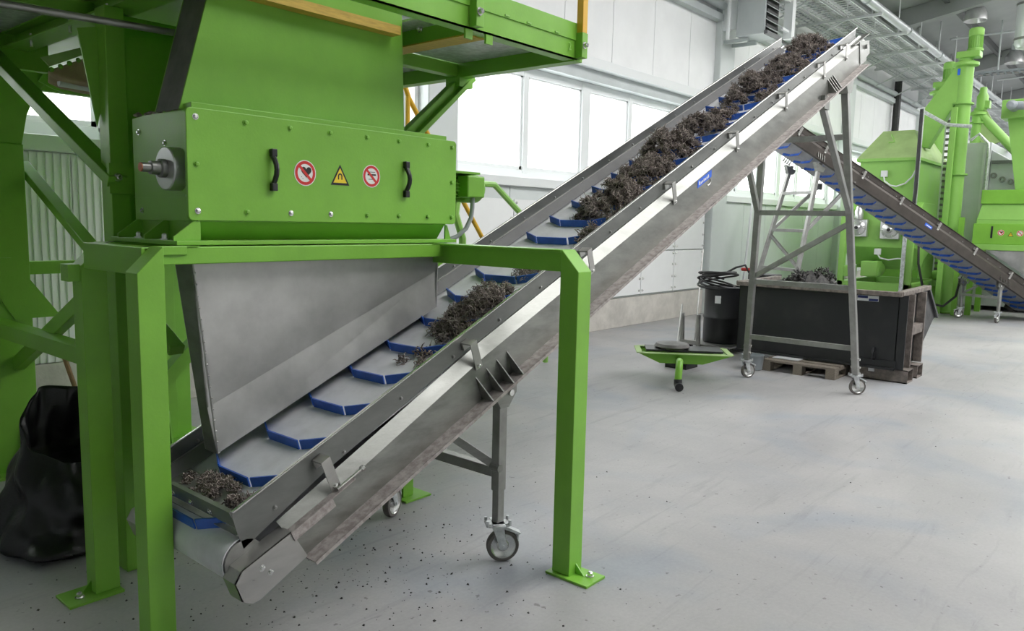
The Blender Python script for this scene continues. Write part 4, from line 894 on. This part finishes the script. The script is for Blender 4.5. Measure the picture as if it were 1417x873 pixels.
tag(MB().lathe([(0.09, 0), (0.11, 0.01), (0.125, 0.17), (0.13, 0.175), (0.12, 0.175), (0.10, 0.02), (0, 0.02)], (8.50, 3.55, 0), 'z', 20).build('plastic_bucket', GREYP, smooth=True), 'small grey plastic bucket on the floor beside the pallet', 'bucket')
tag(MB().box((8.70, 3.10, 0.131), (8.85, 3.40, 0.140)).build('paper_sheet', WHITEP), 'white flat sheet lying on the pallet under the container', 'paper')
MB().box((8.90, 2.34, 0.095), (8.96, 2.40, 0.15)).build('white_lug', WHITEP, tc)

# black drum with a cable coil on a little cart
t = thing('oil_drum', 'tall black drum with white label beside the far conveyor leg', 'drum', (9.75, 4.52, 0.08))
MB().lathe([(0, 0.08), (0.25, 0.08), (0.26, 0.09), (0.26, 0.40), (0.268, 0.41), (0.268, 0.43), (0.26, 0.44), (0.26, 0.80), (0.265, 0.81), (0.265, 0.83), (0.24, 0.835), (0.24, 0.815), (0, 0.815)], (9.75, 4.52, 0), 'z', 32).build('drum_body', BLACK, t, smooth=True)
MB().box((9.56, 4.38, 0.62), (9.575, 4.46, 0.72)).build('paper_label', WHITEP, t, space=T(9.75, 4.52, 0) @ RZ(math.radians(0)) @ T(-9.75, -4.52, 0) @ T(-0.07, 0.07, 0))
t = thing('transport_cart', 'low cart with steel tube handle carrying the black drum', 'cart', (9.6, 4.55, 0))
MB().box((9.30, 4.20, 0.06), (10.05, 4.85, 0.079)).build('platform', TUBE, t)
MB().tube([(9.25, 4.62, 0.05), (9.22, 4.62, 0.45), (9.22, 4.62, 0.48)], 0.03, 10).tube([(9.26, 4.86, 0.05), (9.23, 4.86, 0.48)], 0.03, 10).build('handle_post', TUBE, t, smooth=True)
MB().beam((9.24, 4.60, 0.10), (9.24, 4.88, 0.10), 0.04, 0.05).build('crossbar', TUBE, t)
for x, y in ((9.40, 4.25), (9.40, 4.8), (9.95, 4.25), (9.95, 4.8)): MB().cyl((x, y-0.015, 0.03), (x, y+0.015, 0.03), 0.029, 12).build('wheel', RUBBER, t)
def coil(label, c, r, turns, tilt):
    pts = []; n = 60*turns
    for k in range(n):
        a = 2*math.pi*k/60; rr = r*(1+0.10*math.sin(k*0.031)+0.04*math.sin(k*0.17)); pts.append((c[0]+rr*math.cos(a), c[1]+1.2*rr*math.sin(a), c[2]+0.08*math.sin(a*0.37+k*0.01)+0.03*math.sin(k*0.05)))
    return tag(MB().tube(pts, 0.014, 6).build('cable_coil', RUBBER, smooth=True), label, 'cable')
coil('black cable coil heaped on top of the black drum', (9.68, 4.60, 0.92), 0.20, 6, 0)
t = thing('tool_case', 'black tool case with red handle lying behind the drum, beside the container', 'case', (10.1, 4.35, 0.0))
MB().box((10.08, 4.02, 0.0), (10.45, 4.35, 1.0)).build('cabinet', RUBBER, t, bevel=0.01)
MB().cyl((10.03, 4.24, 1.06), (10.03, 4.42, 1.06), 0.022, 8).build('red_grip', RED, t)
MB().tube([(10.03, 4.3, 1.0), (10.0, 4.36, 1.12), (10.02, 4.5, 1.08), (9.98, 4.62, 1.0)], 0.015, 6).build('cable', RUBBER, t, smooth=True)
tag(MB().cyl((10.0, 5.05, 0.02), (10.62, 5.3, 1.28), 0.012, 8).build('metal_rod', TUBE), 'thin grey rod leaning behind the black drum', 'rod')
tag(MB().cyl((13.75, 6.05, 0.01), (14.75, 6.36, 2.12), 0.022, 10).build('white_pole', WHITEP), 'long white pole leaning against the wall ledge behind the conveyor legs', 'pole')
t = thing('broom', 'broom with grey stick and black head lying by the green hopper tray', 'broom', (7.95, 4.2, 0))
MB().cyl((8.10, 4.32, 0.12), (9.0, 4.75, 0.62), 0.012, 8).build('stick', TUBE, t)
MB().box((7.86, 4.05, 0.06), (8.18, 4.36, 0.16)).build('broom_head', BLACK, t, bevel=0.01)
MB().box((7.88, 4.07, 0.0), (8.16, 4.34, 0.06)).build('bristles', RUBBER, t)
# green tray hopper on its spout
t = thing('hopper_tray', 'flat green funnel tray on a spout pipe with black end, standing on the floor', 'tray', (6.85, 3.62, 0))
m = MB()
o_ = [(6.96, 4.14, 0.30), (7.49, 3.36, 0.30), (7.86, 3.62, 0.30), (7.33, 4.40, 0.30)]
i_ = [(7.11, 3.98, 0.20), (7.36, 3.61, 0.20), (7.56, 3.75, 0.20), (7.31, 4.12, 0.20)]
m.add(o_+i_+[(x, y, z-0.006) for x, y, z in o_+i_], [(0, 1, 5, 4), (1, 2, 6, 5), (2, 3, 7, 6), (3, 0, 4, 7), (4, 5, 6, 7), (8, 12, 13, 9), (9, 13, 14, 10), (10, 14, 15, 11), (11, 15, 12, 8), (12, 15, 14, 13), (0, 8, 9, 1), (1, 9, 10, 2), (2, 10, 11, 3), (3, 11, 8, 0)])
m.build('tray_sheet', GREEN, t)
for a, b in zip(o_, o_[1:]+o_[:1]): MB().beam(Vector(a)+Vector((0, 0, 0.004)), Vector(b)+Vector((0, 0, 0.004)), 0.06, 0.008).build('rim', GREEN3, t)
MB().tube([(7.20, 3.80, 0.225), (7.0, 3.69, 0.262), (6.90, 3.64, 0.262), (6.86, 3.62, 0.21), (6.85, 3.62, 0.10)], 0.036, 14).build('spout_pipe', GREEN, t, smooth=True)
MB().tube([(6.85, 3.62, 0.11), (6.845, 3.615, 0.06), (6.82, 3.59, 0.045), (6.79, 3.57, 0.042)], [0.041, 0.043, 0.043, 0.042], 14).build('rubber_end', BLACK, t, smooth=True)
tag(MB().box((7.05, 3.70, 0.309), (7.85, 4.02, 0.330)).build('black_board', BLACK, space=T(7.42, 3.88, 0) @ RZ(math.radians(-56)) @ T(-7.45, -3.86, 0)), 'black flat board lying across the green funnel tray', 'board')
tag(MB().lathe([(0, 0.331), (0.17, 0.331), (0.19, 0.35), (0.17, 0.38), (0, 0.395)], (7.36, 3.98, 0), 'z', 20).build('rubber_pad', RUBBERG, smooth=True), 'dark grey rounded pad lying on the black board over the green tray', 'pad')

# black sack with a broom stick in it
def sack():
    t = thing('rubbish_sack', 'open black plastic sack standing behind the left green post', 'sack', (1.42, 4.12, 0))
    m = MB(); N, rows = 72, 15
    prof_ = [(0.30, 0.0), (0.355, 0.035), (0.37, 0.08), (0.365, 0.13), (0.34, 0.20), (0.325, 0.27), (0.32, 0.34), (0.305, 0.42), (0.29, 0.49), (0.275, 0.56), (0.262, 0.63), (0.245, 0.71), (0.232, 0.79), (0.215, 0.86), (0.203, 0.93), (0.195, 1.0)]
    inner = [(0.183, 0.985), (0.20, 0.85), (0.225, 0.70), (0.24, 0.58), (0.20, 0.52), (0.0, 0.50)]
    allp = prof_+inner
    for i, (r, z) in enumerate(allp):
        for j in range(N):
            a = 2*math.pi*j/N
            w = 0.034*math.sin(5*a+z*5)+0.026*math.sin(8*a-z*8+1.0)+0.016*math.sin(13*a+z*9)+0.045*math.sin(z*9+2*a)+0.02*math.sin(z*17-3*a)
            rr = r*(1+w*2.2*min(1, z/0.12)) if r > 0 else 0
            back = math.cos(a-math.radians(80))
            zr = 0.585+0.185*back+0.02*math.sin(3*a+1)                   # rim height: high at the back, sagging in front
            lean = 0.10*z*z
            m.v.append(Vector((1.44+rr*math.cos(a)*0.95+lean*0.2, 4.14+rr*math.sin(a)*0.95+lean*0.5, z*zr)))
    L_ = len(allp)
    for i in range(L_-1):
        for j in range(N): m.f.append((i*N+j, i*N+(j+1) % N, (i+1)*N+(j+1) % N, (i+1)*N+j))
    m.f.append(tuple(range(N-1, -1, -1)))
    o = m.build('sack_film', BAG, t, smooth=True)
    o.data.polygons.foreach_set('use_smooth', [True]*len(o.data.polygons))
    b = o.modifiers.new('soft', 'SUBSURF'); b.levels = b.render_levels = 1
    return t
sack()
tag(MB().cyl((1.86, 4.75, 0.005), (1.59, 4.75, 1.03), 0.013, 10).build('wooden_stick', STICKW), 'pale wooden stick leaning on the green tie beam behind the black sack', 'stick')
# crumbs spilled on the floor under the conveyor
def crumbs():
    m = MB(); n = 620
    for k in range(n):
        u = rng.random()
        if u < 0.62: x, y = 2.2+rng.normal()*0.45, 2.75+rng.normal()*0.38
        elif u < 0.85: x, y = 2.0+rng.normal()*0.8, 2.3+rng.normal()*0.6
        elif u < 0.95: x, y = 1.5+rng.normal()*0.4, 3.3+rng.normal()*0.3
        else: x, y = 3.5+rng.random()*6, 1.2+rng.random()*2.6
        r = 0.0022+0.0055*rng.random()**3; a = rng.random()*6.28
        p = [(x+r*math.cos(a+j*2.1)*(0.7+0.8*rng.random()), y+r*math.sin(a+j*2.1)*(0.7+0.8*rng.random()), 0.0005) for j in range(3)]
        m.add(p+[(x, y, r*1.1)], [(0, 1, 3), (1, 2, 3), (2, 0, 3), (2, 1, 0)])
    o = m.build('floor_crumbs', CRUMB); tag(o, 'dark crumbs of shredded material scattered on the floor under the conveyor', 'crumbs', kind='stuff')
crumbs()
# ------------------------------------------------------------------ green mixer tower beyond the container
mx = thing('mixing_vessel', 'tall hazy green mixing vessel with sloped roof behind the second conveyor', 'machine', (17.82, 4.395, 0))
MS = T(17.82, 4.395, -0.1766) @ Matrix.Scale(1.107, 4) @ T(-16.1, -3.97, 0)
X0, X1, Y0, Y1 = 15.0, 17.25, 3.50, 4.46
MB().box((X0, Y0, 1.35), (X1, Y1, 2.87)).build('body', GREEN2, mx, space=MS, bevel=0.02)
e = 0.05
m = MB(); m.add([(X0-e, Y0-e, 2.90), (X1+e, Y0-e, 2.90), (X1+e, Y1+e, 2.90), (X0-e, Y1+e, 2.90), (15.62, 3.74, 3.45), (16.7, 3.74, 3.45), (16.7, 4.27, 3.45), (15.62, 4.27, 3.45)],
        [(0, 1, 5, 4), (1, 2, 6, 5), (2, 3, 7, 6), (3, 0, 4, 7), (4, 5, 6, 7), (0, 3, 2, 1)]); m.build('roof', GREEN3, mx, space=MS)
MB().box((X0-e, Y0-e, 2.85), (X1+e, Y1+e, 2.905)).build('roof_rim', GREEN2, mx, space=MS, bevel=0.006)
MB().tube([(15.42, 4.06, 3.33), (15.38, 4.06, 3.36), (15.28, 4.00, 3.28), (15.22, 3.96, 3.21), (15.22, 4.06, 3.2)], 0.012, 6).build('lifting_lug', GREEN2, mx, space=MS)
# lower drive housing with sloping shoulder
m = MB(); m.prism([(14.85, 3.36, 1.98), (15.05, 3.36, 2.12), (15.9, 3.36, 2.12), (15.9, 3.36, 1.30), (15.15, 3.36, 0.98), (14.85, 3.36, 1.32)], (0, 1.22, 0)); m.build('drive_housing', GREEN2, mx, space=MS, bevel=0.012)
MB().prism([(14.95, 3.45, 1.32), (15.9, 3.45, 1.32), (15.7, 3.45, 0.92), (15.25, 3.45, 0.92)], (0, 1.0, 0)).build('outlet_cone', GREEN2, mx, space=MS)
def gear_unit(y, z):
    g = MB().lathe([(0, 14.66), (0.045, 14.66), (0.05, 14.69), (0.10, 14.70), (0.14, 14.73), (0.145, 14.86), (0, 14.86)], (0, y, z), 'x', 24).box((14.74, y-0.16, z-0.16), (14.85, y+0.16, z+0.15)).build('gear_unit', ALU, mx, smooth=True, space=MS, bevel=0.01)
    for k in range(6):
        a = k*math.pi/3; place('bolt', BOLTB, g, MS @ T(14.715, y+0.115*math.cos(a), z+0.115*math.sin(a)) @ RY(-math.pi/2))
    MB().lathe([(0, 14.655), (0.03, 14.655), (0.03, 14.66)], (0, y, z), 'x', 16).build('shaft_cap', INK, g, space=MS)
gear_unit(4.345, 1.66); gear_unit(3.80, 1.63)
MB().lathe([(0.05, 1.80), (0.075, 1.82), (0.075, 1.96), (0.06, 1.98), (0.05, 2.04), (0, 2.04)], (14.78, 4.345, 0), 'z', 20).build('servo_motor', ALU, mx, space=MS, smooth=True)
g = MB().cyl((14.72, 4.06, 0.92), (15.1, 4.06, 0.92), 0.15, 20).box((14.60, 3.92, 0.80), (14.9, 4.20, 1.07)).build('drive_motor', GREEN2, mx, smooth=True, space=MS, bevel=0.015)
MB().box((14.55, 4.30, 0.78), (14.75, 4.48, 0.98)).build('terminal_box', GREEN2, mx, space=MS, bevel=0.01)
MB().box((14.55, 3.36, 0.55), (14.67, 4.58, 0.70)).box((16.6, 3.36, 0.55), (16.72, 4.58, 0.70)).box((14.55, 3.36, 0.55), (16.72, 3.46, 0.70)).box((14.55, 4.48, 0.55), (16.72, 4.58, 0.70)).build('base_frame', GREEN2, mx, space=MS, bevel=0.006)
for x, y in ((14.55, 3.36), (14.55, 4.48), (16.62, 3.36), (16.62, 4.48)): MB().box((x, y, 0.16), (x+0.1, y+0.1, 1.9)).build('leg', GREEN2, mx, space=MS, bevel=0.004)
def jbox(y, z, x, pts):
    b = MB().box((x-0.05, y-0.055, z-0.055), (x, y+0.055, z+0.055)).build('junction_box', WHITEP, mx, space=MS, bevel=0.006)
    MB().tube(pts, 0.014, 8).build('cable', WHITEP, b, space=MS, smooth=True)
jbox(4.02, 2.63, 14.99, [(14.95, 4.02, 2.58), (14.93, 4.00, 2.50), (14.93, 3.9, 2.42), (14.93, 3.8, 2.40), (14.93, 3.66, 2.45), (14.93, 3.55, 2.57), (14.93, 3.48, 2.74)])
jbox(3.99, 1.24, 14.84, [(14.80, 3.98, 1.19), (14.80, 3.94, 1.13), (14.80, 3.8, 1.10), (14.80, 3.65, 1.13), (14.80, 3.56, 1.13), (14.80, 3.50, 1.04)])
MB().box((14.86, 3.44, 1.6), (14.93, 3.50, 3.74)).build('cable_duct', GALV, mx, space=MS)
MB().tube([(14.85, 3.47, 3.7), (14.84, 3.46, 2.3), (14.80, 3.47, 1.95)], 0.03, 8).build('cable_bunch', RUBBER, mx, space=MS, smooth=True)
MB().cyl((14.52, 3.49, 0.16), (14.52, 3.49, 1.55), 0.035, 12).build('cable_pipe', GALV, mx, space=MS, smooth=True)
tag(MB().tube([(16.35, 3.68, 1.40), (16.2, 3.62, 1.0), (16.1, 3.48, 0.52), (16.1, 3.34, 0.27), (16.3, 3.16, 0.22), (16.6, 3.02, 0.40), (16.9, 3.0, 0.85)], 0.022, 8).build('black_hose', RUBBER, smooth=True), 'black hose hanging in a loop beside the hazy green mixer legs', 'hose')
# vertical screw conveyors with motors and slanted outlets
def screw(name, label, x, y, r, ztop, motor=True, chute=None, m=GREEN2):
    t = thing(name, label, 'screw conveyor', (x, y, 0), None, 'vertical screw conveyors')
    MB().lathe([(r, 0.0), (r, ztop)], (x, y, 0), 'z', 28).build('tube', m, t, smooth=True)
    z = 0.02; k = 0
    while z < ztop:
        MB().lathe([(r, z), (r+0.05, z), (r+0.05, z+0.03), (r, z+0.03)], (x, y, 0), 'z', 28).build('flange', m, t); z += 1.35
    MB().lathe([(r, ztop-0.02), (r+0.08, ztop), (r+0.08, ztop+0.05), (r*0.8, ztop+0.10), (r*0.8, ztop+0.16), (0, ztop+0.16)], (x, y, 0), 'z', 28).build('top_flange', m, t, smooth=True)
    if motor:
        MB().box((x-0.14, y-0.24, ztop+0.14), (x+0.14, y+0.16, ztop+0.26)).build('gearbox', m, t, bevel=0.015)
        g = MB().lathe([(0.14, ztop+0.26), (0.14, ztop+0.30), (0.11, ztop+0.31), (0.11, ztop+0.56), (0, ztop+0.56)], (x, y-0.13, 0), 'z', 24).build('motor', m, t, smooth=True)
        MB().lathe([(0.125, ztop+0.54), (0.13, ztop+0.55), (0.13, ztop+0.66), (0.10, ztop+0.69), (0, ztop+0.69)], (x, y-0.13, 0), 'z', 24).build('fan_cover', m, g, smooth=True)
        f = MB()
        for k in range(20): a = 2*math.pi*k/20; f.beam((x+0.115*math.cos(a), y-0.13+0.115*math.sin(a), ztop+0.32), (x+0.115*math.cos(a), y-0.13+0.115*math.sin(a), ztop+0.53), 0.006, 0.02, (math.cos(a), math.sin(a), 0))
        f.build('cooling_fins', m, g)
    return t
s1 = screw('screw_conveyor', 'tallest hazy green vertical screw conveyor with motor on top and slanted outlet', 17.3, 3.33, 0.145, 4.80)
MB().prism([(17.18, 3.30, 4.78), (17.18, 3.46, 4.80), (17.18, 4.02, 3.96), (17.18, 4.02, 3.30), (17.18, 3.86, 3.26), (17.18, 3.42, 4.12), (17.18, 3.30, 4.20)], (0.26, 0, 0)).build('outlet_chute', GREEN2, s1, bevel=0.008)
MB().box((17.17, 3.56, 4.62), (17.20, 3.70, 4.74)).build('label_plate', BLUEP, s1, space=T(0, -0.26, 0))
MB().box((17.02, 3.36, 0), (17.12, 3.46, 4.0)).build('post', GREEN2, s1, bevel=0.004)
MB().box((16.9, 3.05, 0), (17.0, 3.14, 1.9)).build('post', GREEN, s1, bevel=0.004)
MB().tube([(16.8, 4.0, 3.99), (16.8, 3.47, 3.65), (16.8, 3.05, 3.59)], 0.035, 8).build('stay_tube', GALV, s1, smooth=True)
screw('screw_conveyor', 'second hazy green screw conveyor with motor, behind the slanted outlet', 20.0, 4.30, 0.16, 4.72)
s3 = screw('screw_conveyor', 'farther screw conveyor with short motor, right of the tallest one', 20.5, 3.62, 0.11, 4.26, False)
MB().lathe([(0.10, 4.36), (0.12, 4.42), (0.12, 4.67), (0.08, 4.75), (0.07, 4.87), (0, 4.89)], (20.5, 3.55, 0), 'z', 20).box((20.4, 3.39, 4.40), (20.6, 3.59, 4.56)).build('motor', GREEN2, s3, smooth=True)
MB().cyl((20.5, 3.55, 4.26), (20.5, 2.61, 3.18), 0.10, 18).build('inclined_pipe', GREEN2, s3, smooth=True)
MB().prism([(20.45, 3.60, 4.36), (20.45, 3.45, 4.36), (20.45, 3.06, 3.67), (20.45, 3.38, 3.55), (20.45, 3.60, 3.75)], (0.1, 0, 0)).build('junction_sheet', GREEN3, s3)
t = thing('cable_ladder', 'upright slotted cable ladder between the green screw conveyors', 'cable ladder', (18.0, 3.62, 0))
MB().box((17.9, 3.50, 0), (17.93, 3.53, 4.3)).box((17.9, 3.70, 0), (17.93, 3.73, 4.3)).build('side_rail', WHITEP, t)
m = MB(); z = 0.1
while z < 4.3: m.box((17.9, 3.53, z), (17.93, 3.70, z+0.05)); z += 0.12
m.build('rungs', RUBBERG, t, kind='stuff')
# stainless cabinet tower
t = thing('stainless_dryer', 'large stainless steel cabinet with round latches behind the right green hopper', 'machine', (20.2, 2.9, 0))
MB().prism([(18.5, 3.42, 0.1), (18.5, 3.42, 3.45), (22.5, 3.42, 3.45), (22.5, 3.42, 0.1)], (0, -0.45, 0)).build('end_body', DUCTM, t, bevel=0.01)
MB().prism([(18.6, 2.97, 0.1), (18.6, 2.97, 3.30), (18.6, 2.4, 2.95), (18.6, 0.9, 2.5), (18.6, 0.9, 0.1)], (3.9, 0, 0)).build('body', DUCTM, t, bevel=0.01)
for y, z in ((2.90, 2.78), (2.74, 2.70), (2.59, 2.655), (2.48, 2.61)): MB().lathe([(0.03, 18.55), (0.058, 18.55), (0.062, 18.60), (0.03, 18.60)], (0, y, z), 'x', 16, close=True).build('latch', TUBE, t)
MB().tube([(18.44, 3.34, 3.5), (18.44, 3.20, 3.62), (18.44, 3.02, 3.42), (18.44, 3.0, 3.2), (18.44, 3.02, 1.2)], 0.03, 8).build('edge_pipe', GALV, t, smooth=True)
MB().box((18.46, 3.06, 1.6), (18.5, 3.10, 3.4)).build('edge_strip', WHITEP, t)
MB().box((18.5, 2.35, 3.02), (19.0, 2.95, 3.08)).build('top_ledge', CEILD, t)
# second separator at the right edge
t = thing('magnetic_separator', 'far green separator with signs at the right edge, feeding the second conveyor', 'machine', (17.5, 2.1, 1.22))
MB().box((17.0, 1.15, 1.78), (17.6, 2.86, 1.86)).prism([(17.0, 2.86, 1.86), (17.0, 1.15, 1.86), (17.06, 1.15, 2.16), (17.06, 2.80, 2.16)], (0.5, 0, 0)).build('housing', GREEN2, t, bevel=0.01)
MB().box((17.02, 1.15, 2.16), (17.55, 2.82, 2.42)).build('upper_box', GREEN, t, bevel=0.01)
cv = MB().box((16.97, 1.15, 1.40), (17.5, 2.90, 1.79)).build('cover_plate', GREEN, t, bevel=0.012)
MB().box((16.95, 1.15, 1.29), (17.5, 2.86, 1.40)).build('base_beam', GREEN2, t, bevel=0.01)
MB().box((16.955, 2.57, 1.52), (16.972, 2.60, 1.74)).build('handle', BLACK, t)
PR = lambda p: (16.966-(2.8665-p[1]), -p[0], p[2])
ban_sign(-2.437, 1.623, 0.055, 'heart', cv, PR); magnet_sign(-2.279, 1.60, 0.085, cv, PR); ban_sign(-2.133, 1.617, 0.055, 'card', cv, PR)
MB().prism([(17.1, 2.56, 3.92), (17.1, 1.9, 3.92), (17.1, 1.75, 2.42), (17.1, 2.30, 2.42)], (0.4, 0, 0)).build('feed_hopper', GREEN2, t, bevel=0.01)
b = MB().box((16.95, 1.9, 3.72), (17.5, 2.62, 4.06)).build('hopper_head', GREEN2, t, bevel=0.02)
MB().lathe([(0, 16.60), (0.04, 16.60), (0.085, 16.64), (0.09, 16.95), (0, 16.95)], (0, 2.42, 3.92), 'x', 18).cyl((16.78, 2.42, 3.92), (16.78, 2.0, 3.90), 0.075, 14).build('motor', GREYP, b, smooth=True)
MB().prism([(16.98, 2.64, 1.29), (16.98, 1.2, 1.29), (16.98, 1.2, 0.65), (16.98, 2.02, 0.86)], (0.5, 0, 0)).build('discharge_chute', CHUTE, t)
for y, x in ((2.94, 17.2), (2.94, 18.2), (1.0, 17.05), (1.0, 18.2)): MB().box((x, y-0.08, 0), (x+0.1, y+0.02, 1.30)).build('leg', GREEN, t, bevel=0.004)
MB().box((17.1, 2.86, 1.18), (18.3, 2.96, 1.30)).box((17.1, 0.92, 1.18), (18.3, 1.02, 1.30)).build('tie_beam', GREEN, t)
# green machines farther back, low frames
t = thing('auger_base', 'low green auger housing between the mixer and the tall screw conveyor', 'machine', (17.75, 3.5, 0))
MB().cyl((17.75, 3.68, 0.72), (17.75, 3.30, 0.72), 0.10, 16).build('auger_tube', GREEN2, t, smooth=True)
MB().box((17.68, 3.30, 0.50), (17.82, 3.68, 0.62)).build('support', GREEN2, t, bevel=0.005)
for y in (3.31, 3.57): MB().box((17.70, y, 0.0), (17.80, y+0.1, 0.5)).build('leg', GREEN, t)
t = thing('storage_bin', 'large green bin filling the space behind the tall screw conveyor and the far separator', 'bin', (21.2, 4.7, 0))
MB().box((20.4, 3.90, 0.3), (22.0, 5.6, 2.8)).build('body', GREEN, t, bevel=0.02)
for x, y in ((20.45, 3.95), (20.45, 5.45), (21.85, 3.95), (21.85, 5.45)): MB().box((x, y, 0), (x+0.1, y+0.1, 0.3)).build('leg', GREEN, t)
